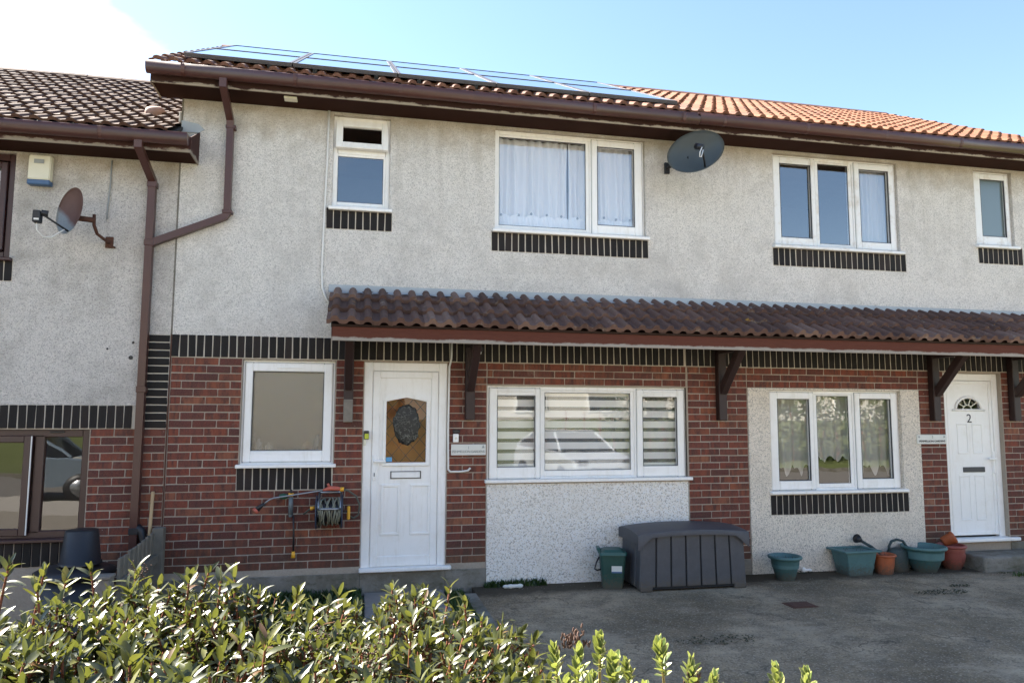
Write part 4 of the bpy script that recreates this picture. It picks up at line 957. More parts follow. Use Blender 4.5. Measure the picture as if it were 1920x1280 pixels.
# hose reel, spray lance and hose on the wall
t_ = thing('hose_reel', 'wall mounted garden hose reel with blue and grey frame beside first door', 'hose reel', (1.55, 0, .62))
bm = B()
for x in (1.445, 1.655): tube(bm, [(x, -.05, .985), (x, -.05, .64)], .012, 8); tube(bm, [(x, -.05, .98), (x, -.27, .90), (x, -.28, .80), (x, -.05, .655)], .010, 8)
tube(bm, [(1.44, -.285, .85), (1.66, -.285, .85)], .012, 8); tube(bm, [(1.45, -.05, .985), (1.65, -.05, .985)], .012, 8); obj('frame', bm, 'grey_metal', t_, True)
for x in (1.425, 1.668):
    bm = B(); lathe(bm, [(0, -.006), (.155, -.006), (.165, 0), (.155, .006), (0, .006)], 26)
    for v in bm.verts: v.co = Matrix.Translation((x, -.16, .81)) @ Matrix.Rotation(R(90), 4, 'Y') @ v.co
    obj('drum_flange', bm, 'reel_blue', t_, True)
bm = B(); pts = []
for i in range(260):
    a = i*.32; x = 1.545+.098*math.sin(i*.047+.25*math.sin(i*.11)); r_ = .120+.012*math.sin(i*.9); pts.append((x+.012*math.sin(i*.7), -.16+r_*math.cos(a), .81+r_*math.sin(a)))
tube(bm, pts, .0085, 5); obj('coiled_hose', bm, 'hose_pale', t_, True)
bm = B(); lathe(bm, [(.10, -.11), (.10, .11)], 20)
for v in bm.verts: v.co = Matrix.Translation((1.545, -.16, .81)) @ Matrix.Rotation(R(90), 4, 'Y') @ v.co
obj('drum', bm, 'black_plastic', t_, True)
bm = B(); bx(bm, 1.715, 1.745, -.175, -.145, .73, .86, .008); obj('crank_handle', bm, 'yellow_plastic', t_); bm = B(); bx(bm, 1.68, 1.72, -.17, -.15, .80, .82, .004); obj('crank_arm', bm, 'black_plastic', t_)
t_ = thing('hose', 'dark hose looping from the reel past the door frame', 'hose', (1.75, -.1, .8))
bm = B(); tube(bm, [(1.66, -.12, 1.02), (1.72, -.12, 1.005), (1.80, -.12, .95), (1.835, -.12, .86), (1.825, -.12, .77), (1.78, -.13, .74), (1.73, -.14, .765)], .010, 8); obj('tube', bm, 'hose_rubber', t_, True)
bm = B(); tube(bm, [(1.30, -.08, .78), (1.36, -.1, .83), (1.40, -.12, .845)], .009, 8); obj('tail', bm, 'hose_rubber', t_, True); bm = B(); tube(bm, [(1.365, -.12, .84), (1.405, -.12, .845)], .018, 10); obj('connector', bm, 'yellow_plastic', t_, True)
t_ = thing('spray_lance', 'long metal watering lance with red rose lying across the wall hooks', 'spray lance', (1.15, -.1, .95))
bm = B(); tube(bm, [(.925, -.11, .885), (.985, -.11, .932), (1.02, -.11, .945), (1.52, -.11, 1.018)], .008, 8); obj('shaft', bm, 'grey_metal', t_, True)
bm = B(); tube(bm, [(.935, -.11, .895), (.905, -.11, .872), (.87, -.115, .838)], [.014, .018, .028], 12); obj('rose', bm, 'dark_metal', t_, True); bm = B(); tube(bm, [(.872, -.115, .840), (.852, -.118, .820)], [.031, .034], 12); obj('rose_face', bm, 'red_plastic', t_, True)
bm = B(); tube(bm, [(1.48, -.11, 1.012), (1.55, -.11, 1.03), (1.62, -.11, 1.025), (1.68, -.11, 1.02)], [.011, .024, .022, .012], 10); tube(bm, [(1.54, -.11, 1.04), (1.525, -.12, 1.075)], .012, 8); obj('grip', bm, 'red_plastic', t_, True); bm = B(); tube(bm, [(1.645, -.11, 1.02), (1.68, -.11, 1.018)], .021, 10); obj('collar', bm, 'yellow_plastic', t_, True)
t_ = thing('spray_gun', 'grey hose spray wand with orange collar hanging on hook by dark sill', 'spray gun', (1.185, -.08, .76))
bm = B(); tube(bm, [(1.178, -.08, .955), (1.18, -.08, .78)], [.022, .024], 10); tube(bm, [(1.18, -.08, .785), (1.178, -.08, .755)], [.024, .014], 10); obj('body', bm, 'dish_grey', t_, True); bm = B(); tube(bm, [(1.178, -.08, .985), (1.178, -.08, .945)], [.028, .020], 10); obj('collar', bm, 'yellow_plastic', t_, True)
bm = B(); tube(bm, [(1.178, -.08, 1.02), (1.178, -.08, .98)], .012, 8); obj('hook', bm, 'black_plastic', t_, True)
bm = B(); lathe(bm, [(0, -.03), (.035, -.02), (.045, 0), (.035, .02), (0, .03)], 16, (1.105, -.07, .955)); obj('dial', bm, 'green_plastic', t_, True)
bm = B(); tube(bm, [(1.205, -.06, .77), (1.212, -.05, .60), (1.214, -.05, .42)], .010, 8); obj('hanging_tube', bm, 'black_plastic', t_, True); bm = B(); tube(bm, [(1.214, -.05, .425), (1.214, -.05, .365)], [.016, .022], 10); obj('end_connector', bm, 'yellow_plastic', t_, True)

# ------------------------------------------------------------------ things on the drive
t_ = thing('storage_box', 'big dark grey plastic garden storage box with curved lid', 'storage box', (5.17, -.32, 0))
SX0, SX1, SY0, SY1 = 4.590, 5.745, -.56, -.04
bm = B(); v = bx(bm, SX0, SX1, SY0+.012, SY1, .02, .56, .0)
for q in bm.verts:
    if q.co.z > .3: q.co.x += (-.02 if q.co.x > 5 else .018); q.co.y += .01 if q.co.y < -.3 else 0
obj('body', bm, 'grey_plastic_dark', t_)
nP = 7
for i in range(nP):
    a = SX0+.002+i*(SX1-SX0-.004)/nP; b = SX0+.002+(i+1)*(SX1-SX0-.004)/nP
    zt = .535+.025*math.sin(math.pi*((a+b)/2-SX0)/(SX1-SX0))
    bm = B(); bx(bm, a+(.009 if i else 0), b-(.009 if i < nP-1 else 0), SY0, SY0+.05, .045, zt, .003)
    for q in bm.verts:
        if q.co.z > .3: q.co.y += .01; q.co.x += (5.167-q.co.x)*.03
    obj('panel', bm, 'grey_plastic', t_)
for i in range(4):
    a = SY0+.004+i*.128
    bm = B(); bx(bm, SX0-.010, SX0+.03, a, a+.124, .03, .555, .008)
    for q in bm.verts:
        if q.co.z > .3: q.co.x += .02
    obj('side_panel', bm, 'grey_plastic', t_)
for a in (SX0, SX1-.13):
    box('foot', a, a+.13, SY0-.004, SY0+.10, 0.0, .06, 'grey_plastic', t_, .008)
bm = B(); n = 24; g = []
for j, (yy, dz) in enumerate(((SY0-.028, -.06), (SY0-.030, -.012), (SY0-.022, .006), (SY0+.05, .018), (-.30, .035), (-.10, .028), (SY1+.008, .012), (SY1+.012, -.05))):
    row = []
    for i in range(n+1):
        u = i/n; x = SX0-.03+(SX1-SX0+.06)*u; ztop = .555+.038*math.sin(math.pi*u)**.75
        d_ = dz
        if j == 0: d_ = -.045-(.10*max(0, 1-min(u, 1-u)/.09)**.5 if min(u, 1-u) < .09 else 0)
        row.append(bm.verts.new((x, yy, ztop+d_)))
    g.append(row)
for j in range(7):
    for i in range(n): bm.faces.new((g[j][i], g[j][i+1], g[j+1][i+1], g[j+1][i]))
e0 = [g[j][0] for j in range(8)]; e1 = [g[j][n] for j in range(8)]
lo0 = [bm.verts.new((r_.co.x, r_.co.y, min(r_.co.z, .47))) for r_ in e0]; lo1 = [bm.verts.new((r_.co.x, r_.co.y, min(r_.co.z, .47))) for r_ in e1]
for j in range(7): bm.faces.new((e0[j], e0[j+1], lo0[j+1], lo0[j])); bm.faces.new((e1[j+1], e1[j], lo1[j], lo1[j+1]))
bmesh.ops.recalc_face_normals(bm, faces=bm.faces[:])
ld = obj('lid', bm, 'grey_plastic', t_, True); ld.data.set_sharp_from_angle(angle=R(35))

t_ = thing('food_caddy', 'small dark green food waste caddy beside the storage box', 'waste caddy', (4.41, -.27, 0))
cx, cyy = 4.405, -.25; a_ = R(-14)
def taper(bm, w0, d0, w1, d1, z0, z1, rnd=.03, seg=3):
    rings = []
    for w_, d_, zq in ((w0, d0, z0), (w1, d1, z1)):
        ring = []
        for qx, qy, s0 in ((1, 1, 0), (-1, 1, 90), (-1, -1, 180), (1, -1, 270)):
            for k in range(seg+1):
                an = R(s0+90*k/seg); ring.append(bm.verts.new((qx*(w_/2-rnd)+rnd*math.cos(an), qy*(d_/2-rnd)+rnd*math.sin(an), zq)))
        rings.append(ring)
    n = len(rings[0])
    for k in range(n): bm.faces.new((rings[0][k], rings[0][(k+1) % n], rings[1][(k+1) % n], rings[1][k]))
    bm.faces.new(rings[0][::-1]); bm.faces.new(rings[1])
def xf(bm, M):
    for v in bm.verts: v.co = M @ v.co
MC = Matrix.Translation((cx, cyy, 0)) @ Matrix.Rotation(a_, 4, 'Z')
bm = B(); taper(bm, .205, .21, .265, .27, 0, .335); xf(bm, MC); obj('body', bm, 'caddy_green', t_)
bm = B(); taper(bm, .285, .30, .275, .285, .335, .362); taper(bm, .25, .25, .17, .17, .362, .385); xf(bm, MC); obj('lid', bm, 'caddy_lid', t_)
bm = B(); bx(bm, -.165, -.125, -.10, .06, .375, .402, .008, MC); bx(bm, -.15, -.13, -.10, .06, .35, .38, .004, MC); obj('lid_lip', bm, 'caddy_lid', t_)
bm = B(); tube(bm, [(-.135, -.02, .30), (-.165, -.05, .25), (-.185, -.07, .19), (-.16, -.07, .175), (-.12, -.04, .18)], .009, 8); xf(bm, MC); obj('handle', bm, 'black_plastic', t_, True)
bm = B(); bx(bm, -.02, .085, -.130, -.124, .175, .245, 0, MC @ Matrix.Rotation(R(5), 4, 'X')); lb = obj('sticker', bm, 'sign_white', t_)
bm = B(); bx(bm, -.02, .085, -.1315, -.1295, .175, .19, 0, MC @ Matrix.Rotation(R(5), 4, 'X')); obj('sticker_band', bm, 'alarm_blue', lb)

def pot(name, label, x, y, rb, rt, h, mat, rimmat=None, fill='soil', group=None, band=True, rim=.022, fat=0.0):
    t_ = thing(name, label, 'plant pot', (x, y, 0), group)
    prof = [(0, 0), (rb*.96, 0), (rb, .012)]
    for i in range(1, 9):
        q = i/8; prof.append((rb+(rt-rb)*(q**.85)+fat*math.sin(math.pi*q), h*.86*q+.012*(1-q)))
        if band and i == 6: prof += [(rb+(rt-rb)*(q**.85)+.005, h*.86*q), (rb+(rt-rb)*(q**.85)+.005, h*.86*q+.012)]
    bm = B(); lathe(bm, prof, 32, (x, y, 0)); obj('body', bm, mat, t_, True).data.set_sharp_from_angle(angle=R(45))
    bm = B(); lathe(bm, [(rt, h*.86), (rt+rim, h*.88), (rt+rim+.006, h*.93), (rt+rim, h*.985), (rt+rim*.5, h), (rt-.004, h*.97), (rt-.008, h*.7), (rt-.014, h*.5)], 32, (x, y, 0)); obj('rim', bm, rimmat or mat, t_, True)
    if fill:
        bm = B(); lathe(bm, [(0, h*.72), (rt*.6, h*.73), (rt-.012, h*.70)], 24, (x, y, 0)); obj('soil', bm, fill, t_)
    return t_
pot('plant_pot', 'teal round plant pot standing alone right of the storage box', 6.355, -.30, .098, .152, .255, 'teal_plastic', 'teal_pale', 'moss', 'round plant pots')
pot('plant_pot', 'orange plastic pot between teal trough and watering can', 7.635, -.23, .092, .115, .215, 'terracotta_orange', None, 'soil', 'round plant pots', False, .010)
pot('plant_pot', 'larger teal round plant pot right of the watering can', 8.185, -.20, .128, .215, .285, 'teal_plastic', 'teal_pale', 'soil', 'round plant pots')
pot('plant_pot', 'rounded terracotta red pot next to the concrete step', 8.60, -.15, .098, .142, .275, 'terracotta_red', None, 'soil', 'round plant pots', True, .016, .018)
bm = B(); lathe(bm, [(0, 0), (.05, 0), (.068, .11), (.074, .115), (.074, .135), (.066, .135), (.058, .02), (0, .02)], 24); xf(bm, Matrix.Translation((8.50, -.14, .30)) @ Matrix.Rotation(R(62), 4, 'Y') @ Matrix.Rotation(R(20), 4, 'X'))
tag(obj('small_pot', bm, 'terracotta_orange', None, True), 'small red pot lying tipped on top of the rounded terracotta pot', 'plant pot')
rgp = random.Random(77)
def dead_stems(x, y, z, r_, n_, h_):
    bm = B()
    for i in range(n_):
        a = rgp.uniform(0, 6.28); q = r_*math.sqrt(rgp.random()); p0 = Vector((x+q*math.cos(a), y+q*math.sin(a), z)); d_ = Vector((rgp.gauss(0, .45), rgp.gauss(0, .45), 1)).normalized()*h_*rgp.uniform(.4, 1)
        tube(bm, [p0, p0+d_*.5+Vector((rgp.uniform(-.01, .01), 0, 0)), p0+d_], [.0022, .0018, .001], 4, cap=False)
    return bm
for (x, y, z_, r_, n_, h_), lab in (((6.355, -.30, .185, .11, 26, .075), 'withered stubble of a plant in the lone teal pot'), ((7.635, -.23, .15, .07, 12, .09), 'few dry stalks in the orange pot'), ((8.185, -.20, .20, .15, 18, .07), 'dry stalks in the larger teal pot'), ((7.28, -.19, .23, .12, 16, .06), 'dry stalks in the teal trough')):
    o = obj('dead_plant', dead_stems(x, y, z_, r_, n_, h_), 'moss'); tag(o, lab, 'dead plant')
for x, w_, hh_, m_, lab in ((.83, .030, .13, 'sign_white', 'white bottle behind the frosted pane'), (.93, .038, .09, 'alarm_cream', 'squat cream jar behind the frosted pane'), (1.30, .045, .10, 'new_wood', 'tan tub behind the frosted pane'), (1.40, .034, .17, 'alarm_blue', 'blue bottle behind the frosted pane')):
    bm = B(); lathe(bm, [(0, 0), (w_, 0), (w_, hh_*.7), (w_*.45, hh_*.82), (w_*.45, hh_), (0, hh_)], 18, (x, .17, 1.375)); tag(obj('bottle', bm, m_, None, True), lab, 'bottle', 'bottles on the bathroom sill')
box('inner_sill', .62, 1.62, .125, .30, 1.345, 1.374, 'sign_white', h1)
# trough
t_ = thing('planter_trough', 'teal rectangular planter trough with wide flat rim', 'planter', (7.285, -.19, 0))
TX = Matrix.Translation((7.285, -.185, 0)) @ Matrix.Rotation(R(2), 4, 'Z')
bm = B(); taper(bm, .30, .22, .39, .28, 0, .255, .012, 2); xf(bm, TX); obj('body', bm, 'teal_pale', t_)
bm = B()
for q in ((-.235, .235, -.170, -.128), (-.235, .235, .128, .165), (-.235, -.190, -.128, .128), (.190, .235, -.128, .128)): bx(bm, q[0], q[1], q[2], q[3], .252, .275, .005, TX)
obj('rim', bm, 'teal_pale', t_); bm = B(); bx(bm, -.185, .185, -.13, .13, .20, .235, 0, TX); obj('soil', bm, 'soil', t_)
# watering can
t_ = thing('watering_can', 'dark green watering can with arched handle and long spout over the trough', 'watering can', (7.90, -.12, 0))
bm = B(); lathe(bm, [(0, 0), (.125, 0), (.130, .012), (.128, .20), (.110, .235), (.05, .25), (0, .25)], 28, (7.905, -.12, 0), 1.0, .72); obj('body', bm, 'can_green', t_, True).data.set_sharp_from_angle(angle=R(40))
bm = B(); tube(bm, [(7.80, -.12, .215), (7.795, -.12, .27), (7.83, -.12, .325), (7.90, -.12, .345), (7.98, -.12, .325), (8.035, -.12, .25), (8.045, -.12, .16), (8.02, -.12, .08)], .015, 10); obj('handle', bm, 'can_green', t_, True)
bm = B(); tube(bm, [(7.80, -.12, .06), (7.70, -.11, .17), (7.58, -.10, .27), (7.44, -.10, .345)], [.030, .022, .017, .014], 10); obj('spout', bm, 'can_green', t_, True)
bm = B(); tube(bm, [(7.46, -.10, .335), (7.415, -.105, .36), (7.385, -.112, .372)], [.016, .040, .052], 16); obj('rose', bm, 'black_plastic', t_, True)
# step at door 2
bm = B(); bx(bm, 8.79, 10.6, -.42, -.008, -.05, .165, .03, None, 3)
for v in bm.verts: v.co += Vector((noise.noise(v.co*3)*.012, noise.noise(v.co*4+Vector((5, 0, 0)))*.012, 0))
tag(obj('door_step', bm, 'concrete'), 'worn concrete step below the door numbered 2', 'step')
# small cover in the drive
t_ = thing('drain_cover', 'small rusty rectangular cover set in the drive', 'cover', (5.87, -1.30, 0))
box('frame', 5.74, 6.0, -1.40, -1.20, -.02, .006, 'rust', t_, .003); box('lid', 5.76, 5.98, -1.385, -1.215, -.02, .010, 'rust', t_, .002)
# debris: dead moss and leaves on the drive, grit along the wall
def scatter_mass(name, label, cat, spots, mat, size, seed, parent=None):
    rg = random.Random(seed); bm = B()
    for (x, y, rx, ry, n) in spots:
        for i in range(n):
            a, q = rg.uniform(0, 6.283), math.sqrt(rg.random()); s_ = rg.uniform(.4, 1)*size
            c = Vector((x+rx*q*math.cos(a), y+ry*q*math.sin(a), .006+rg.uniform(0, s_*.5)))
            M = Matrix.Translation(c) @ Euler((rg.uniform(-.5, .5), rg.uniform(-.5, .5), rg.uniform(0, 6.28))).to_matrix().to_4x4()
            vs_ = [bm.verts.new(M @ Vector(p)) for p in ((-s_, 0, 0), (0, -s_*.5, .1*s_), (s_, 0, 0), (0, s_*.5, .1*s_), (0, 0, s_*.5))]
            for f in ((0, 1, 4), (1, 2, 4), (2, 3, 4), (3, 0, 4)): bm.faces.new([vs_[i_] for i_ in f])
    o = obj(name, bm, mat, parent); o['kind'] = 'stuff'; tag(o, label, cat); return o
scatter_mass('debris', 'dark clumps of dead moss and leaves scattered on the drive', 'debris', [(7.55, -1.15, .30, .10, 130), (7.95, -.95, .12, .06, 50), (4.6, -2.15, .35, .12, 120), (9.0, -.52, .15, .05, 40), (6.7, -.06, .15, .04, 50)], 'moss', .018, 3)
scatter_mass('grit', 'pale grit and small stones strewn along the foot of the wall', 'gravel', [(4.0, -.15, .9, .12, 40), (5.5, -1.8, 2.4, 1.2, 120), (7.5, -.6, 1.4, .35, 80)], 'pavement', .007, 4)
bm = B()
for i in range(5): bmesh.ops.create_icosphere(bm, subdivisions=2, radius=.03, matrix=Matrix.Translation((3.32+.03*i+random.uniform(-.02, .02), -.14, .022)) @ Matrix.Diagonal((1.2, .7, .6+.2*random.random(), 1)))
tag(obj('litter', bm, 'sign_white'), 'crumpled white litter on the drive below coarse pebbledash', 'litter')
bm = B()
for i in range(4): bmesh.ops.create_icosphere(bm, subdivisions=2, radius=.025, matrix=Matrix.Translation((6.74+.025*i, -.055, .03+.012*random.random())) @ Matrix.Diagonal((1, .6, .5+.9*random.random(), 1)))
tag(obj('litter', bm, 'white_upvc'), 'scrap of white paper between lone teal pot and trough', 'litter')

# ------------------------------------------------------------------ left garden: fence, bin, stake
t_ = thing('picket_fence', 'low weathered picket fence stub running out from the wall', 'fence', (.0, -.6, -.4))
box('post', -.045, .055, -.16, -.06, -.5, .695, 'fence_wood', t_, .006)
for i in range(8):
    y = -.24-i*.13; zt = .69-.007*i+random.uniform(-.008, .008)
    bm = B(); bx(bm, -.035, -.013, y-.045, y+.045, -.4, zt, .004)
    for v in bm.verts:
        if v.co.z > zt-.02 and abs(v.co.y-y) > .03: v.co.z -= .03
    obj('picket', bm, 'fence_wood', t_)
for zq in (.42, -.1):
    bm = B(); bx(bm, -.012, .02, -1.25, -.10, zq-.04, zq+.04, .004); obj('rail', bm, 'fence_wood', t_)
bm = B(); bx(bm, -.12, -.02, -1.42, -1.30, -.5, .50, .008); obj('end_post', bm, 'weathered_wood', t_)
bm = B(); bx(bm, -.128, -.012, -1.43, -1.29, .50, .525, .006); obj('post_cap', bm, 'weathered_wood', t_)
bm = B(); tube(bm, [(-.10, -.14, -.5), (-.092, -.06, .50), (-.083, -.035, 1.02)], .016, 8)
tag(obj('wooden_stake', bm, 'new_wood', None, True), 'pale wooden stake leaning on the brick beside the downpipe', 'stake')
t_ = thing('compost_bin', 'black plastic bin with an upturned tub on its lid', 'bin', (-.52, -.62, -.55))
bm = B(); lathe(bm, [(0, 0), (.30, 0), (.29, .58), (.26, .95), (0, .97)], 30, (-.52, -.62, -.55)); obj('body', bm, 'black_plastic', t_, True)
bm = B(); lathe(bm, [(.27, .93), (.31, .95), (.31, .98), (.25, 1.01), (0, 1.03)], 30, (-.52, -.62, -.55)); obj('lid', bm, 'black_plastic', t_, True)
bm = B(); lathe(bm, [(.165, 0), (.165, .02), (.155, .022), (.128, .275), (.120, .285), (0, .285)], 30, (-.485, -.62, .482)); tag(obj('upturned_tub', bm, 'black_plastic', None, True), 'black tapered tub standing upside down on the black bin', 'tub')

# ------------------------------------------------------------------ plants
def leaf_mesh(name, mat, L, W, curl, fold, n=5, uv=True):
    bm = B(); rows = []; uvl = bm.loops.layers.uv.new('UVMap')
    for i in range(n+1):
        t_ = i/n; w_ = W*.5*max(.16, math.sin(math.pi*min(1, .05+t_*.90))**.6) if i < n else W*.10
        x = L*t_; zq = curl*L*t_*t_
        rows.append((bm.verts.new((x, -w_, zq+fold*w_)), bm.verts.new((x, 0, zq)), bm.verts.new((x, w_, zq+fold*w_))))
    for i in range(n):
        for k in range(2):
            f = bm.faces.new((rows[i][k], rows[i+1][k], rows[i+1][k+1], rows[i][k+1]))
            for lp, uu in zip(f.loops, (k*.5, k*.5, k*.5+.5, k*.5+.5)): lp[uvl].uv = (uu, i/n)
    me = bpy.data.meshes.new(name); bm.to_mesh(me); bm.free(); me.materials.append(MATS[mat])
    for p in me.polygons: p.use_smooth = True
    return me
LEAVES = [leaf_mesh('leaf', 'leaf', .054, .0200, .06, .35), leaf_mesh('leaf', 'leaf', .058, .0190, -.25, .30), leaf_mesh('leaf', 'leaf', .046, .0205, .22, .45), leaf_mesh('leaf', 'leaf', .064, .0185, -.45, .25)]
def sprig(base, d, length, rg, pairs, spread0=28, spread1=78, scale=1.0):
    """leaf matrices of one shoot with leaves in crossed pairs, upright at the tip and spreading below"""
    d = Vector(d).normalized(); out = []; q = d.to_track_quat('Z', 'Y').to_matrix().to_4x4(); ph = rg.uniform(0, 6.28)
    for j in range(pairs):
        u = j/max(1, pairs-1); pos = Vector(base)+d*length*(.30+.70*u)
        ang = R(spread1+(spread0-spread1)*u**1.4+rg.uniform(-10, 10)); sc = scale*(.62+.55*math.sin(math.pi*min(1, .25+.75*(1-u)))) *rg.uniform(.85, 1.12)
        for s_ in (0, math.pi):
            az = ph+j*math.pi/2+s_+rg.uniform(-.3, .3)
            M = Matrix.Translation(pos) @ q @ Matrix.Rotation(az, 4, 'Z') @ Matrix.Rotation(-(math.pi/2-ang), 4, 'Y') @ Matrix.Rotation(rg.uniform(-.35, .35), 4, 'X') @ Matrix.Scale(sc, 4)
            out.append(M)
    return out
leaf_verts = {}
def leaf_geo(me):
    if me not in leaf_verts: leaf_verts[me] = ([v.co.copy() for v in me.vertices], [tuple(p.vertices) for p in me.polygons])
    return leaf_verts[me]
def mass(name, items, mat, parent=None):
    V, F = [], []
    for me, M in items:
        vs_, fs = leaf_geo(me); o0 = len(V)
        V += [tuple(M @ v) for v in vs_]; F += [tuple(i+o0 for i in f) for f in fs]
    me = bpy.data.meshes.new(name); me.from_pydata(V, [], F); me.materials.append(MATS[mat])
    for p in me.polygons: p.use_smooth = True
    o = place(bpy.data.objects.new(name, me), parent, Matrix.Identity(4)); o['kind'] = 'stuff'; return o

hedge = thing('hedge', 'sunlit glossy evergreen hedge with red stems along the foreground', 'hedge', (.6, -5.9, 0))
rg = random.Random(11)
def hedge_top(x, y):
    h_ = 1.262+.06*noise.noise(Vector((x*1.7, y*1.7, 3)))+.055*noise.noise(Vector((x*6, y*6, 1)))
    h_ -= .06*math.exp(-((x-1.66)/.17)**2)
    if x > 1.98: h_ -= (x-1.98)*.55
    return h_
items, stems, heroes = [], [], []
def inside(x, y): return -2.2 < x < 2.25-.12*max(0, -5.4-y)*0
for i in range(6600):
    x = rg.uniform(.45, 2.22) if i > 1300 else rg.uniform(-1.7, .45); y = rg.uniform(-6.62, -5.32); zt = hedge_top(x, y)
    depth = rg.random()**1.1*.24
    zt -= depth
    d = Vector((rg.gauss(.04, .26), rg.gauss(-.08, .26), 1)).normalized()
    if x > 2.0: d = (d+Vector((.45, 0, -.1))).normalized()
    L = rg.uniform(.07, .13); base = Vector((x, y, zt-L))
    ms = sprig(base, d, L, rg, rg.choice((5, 6, 7, 8)), 28, 88, rg.uniform(.34, .78))
    stems.append((base-d*.12, base+d*L*.95))
    for m_ in ms:
        if rg.random() > .06: items.append((rg.choice(LEAVES), m_))
# hero shoots that stand above the rest
HERO = []
def unproj(px, py, d):
    v = (fwd+r2*(px-960)/1377.02-u2*(py-640)/1377.02); return CAM+v*(d/v.dot(fwd))
for px, py, d in ((20, 1045, 1.9), (68, 1085, 1.75), (85, 1062, 2.2), (128, 1072, 2.1), (170, 1060, 2.25), (255, 1062, 2.1), (300, 1088, 2.0), (395, 1062, 2.0), (415, 1075, 1.95), (440, 1072, 2.05), (362, 1075, 2.2),
                  (490, 1100, 2.0), (560, 1100, 2.1), (585, 1145, 1.8), (650, 1130, 1.95), (735, 1092, 2.1), (760, 1110, 2.0), (845, 1090, 2.15), (870, 1120, 2.0), (805, 1112, 2.1), (245, 1215, 1.45), (90, 1200, 1.5), (940, 1180, 1.75), (500, 1190, 1.55), (770, 1185, 1.6)):
    tip = unproj(px, py, d); dd = Vector((rg.gauss(.06, .16), rg.gauss(-.05, .16), 1)).normalized(); L = rg.uniform(.09, .13)
    base = tip-dd*(L+.02); stems.append((base-dd*.15, tip-dd*.02))
    for m_ in sprig(base, dd, L, rg, 6, 22, 84, rg.uniform(.55, .85)): heroes.append((rg.choice(LEAVES), m_))
for me, m_ in heroes[:300]: inst('leaf', me, hedge, m_)
mass('foliage', items+heroes[300:], 'leaf_mass', hedge)
bm = B()
for a, b in stems: tube(bm, [a, (a+b)/2+Vector((rg.uniform(-.006, .006), rg.uniform(-.006, .006), 0)), b], [.0046, .0040, .0026], 5, cap=False)
for i in range(160):
    x = rg.uniform(-1.7, 2.1); y = rg.uniform(-6.5, -5.4); tube(bm, [(x, y, -.1), (x+rg.uniform(-.1, .1), y+rg.uniform(-.1, .1), .6), (x+rg.uniform(-.2, .2), y+rg.uniform(-.2, .2), hedge_top(x, y)-.16)], [.014, .010, .004], 5, cap=False)
o = obj('stems', bm, 'stem', hedge, True); o['kind'] = 'stuff'
# inner leaves so that the hedge reads dense
items = []
for i in range(13000):
    x = rg.uniform(-1.8, 2.12); y = rg.uniform(-6.65, -5.30); zq = hedge_top(x, y)-.16-rg.random()*.75
    items.append((rg.choice(LEAVES), Matrix.Translation((x, y, zq)) @ Euler((rg.uniform(-1, 1), rg.uniform(-1, 1), rg.uniform(0, 6.28))).to_matrix().to_4x4() @ Matrix.Scale(rg.uniform(.6, 1.1), 4)))
mass('inner_foliage', items, 'leaf_mass', hedge)
bm = B()
for px, py, d in ((265, 1070, 2.1), (600, 1190, 1.7), (700, 1230, 1.5), (130, 1180, 1.7)):
    c = unproj(px, py, d)
    for i in range(40): bmesh.ops.create_icosphere(bm, subdivisions=1, radius=.0026, matrix=Matrix.Translation(c+Vector((rg.gauss(0, .014), rg.gauss(0, .014), rg.gauss(0, .018)))))
o = obj('seed_heads', bm, 'seedhead', hedge); o['kind'] = 'stuff'

# variegated shrub, right foreground
VL = [leaf_mesh('leaf', 'leaf_variegated', .027, .0150, .20, .45, 4), leaf_mesh('leaf', 'leaf_variegated', .030, .0155, .08, .40, 4)]
shrub = thing('variegated_shrub', 'low shrub with cream edged green leaves in the foreground right', 'shrub', (2.35, -6.2, 0))
sites = [(1040, 1225, 1.55), (1085, 1232, 1.5), (1125, 1205, 1.55), (1150, 1245, 1.5), (1175, 1250, 1.55), (1238, 1215, 1.55), (1296, 1250, 1.5), (1340, 1275, 1.5), (1455, 1262, 1.5), (1512, 1268, 1.5), (1110, 1275, 1.4), (1060, 1285, 1.4), (1205, 1300, 1.4), (1250, 1310, 1.4), (1400, 1310, 1.4), (1480, 1320, 1.4), (1550, 1320, 1.4), (1000, 1310, 1.4)]
bm = B(); vn = 0; rest = []
for px, py, d in sites:
    tip = unproj(px, py, d); dd = Vector((rg.gauss(0, .12), rg.gauss(-.15, .12), 1)).normalized(); L = rg.uniform(.085, .11); base = tip-dd*L
    tube(bm, [base-dd*.35+Vector((rg.uniform(-.05, .05), 0, 0)), base, tip-dd*.01], [.004, .0035, .002], 5, cap=False)
    for m_ in sprig(base, dd, L, rg, 11, 20, 66, rg.uniform(.9, 1.12)):
        if vn < 290: inst('leaf', rg.choice(VL), shrub, m_); vn += 1
        else: rest.append((VL[0], m_))
obj('stems', bm, 'stem_green', shrub, True)
if rest: mass('foliage', rest, 'leaf_mass', shrub)
bm = B()
for c, n_, s_ in ((unproj(1078, 1198, 1.55), 70, .010), (unproj(1300, 1272, 1.5), 20, .006)):
    for i in range(n_): bmesh.ops.create_icosphere(bm, subdivisions=1, radius=.0028, matrix=Matrix.Translation(c+Vector((rg.gauss(0, s_*1.4), rg.gauss(0, s_), rg.gauss(0, s_)))) @ Euler((rg.uniform(-.6, .6), rg.uniform(-.6, .6), 0)).to_matrix().to_4x4() @ Matrix.Diagonal((.8, .8, 2.4, 1)))
o = obj('seed_heads', bm, 'seedhead', shrub); o['kind'] = 'stuff'

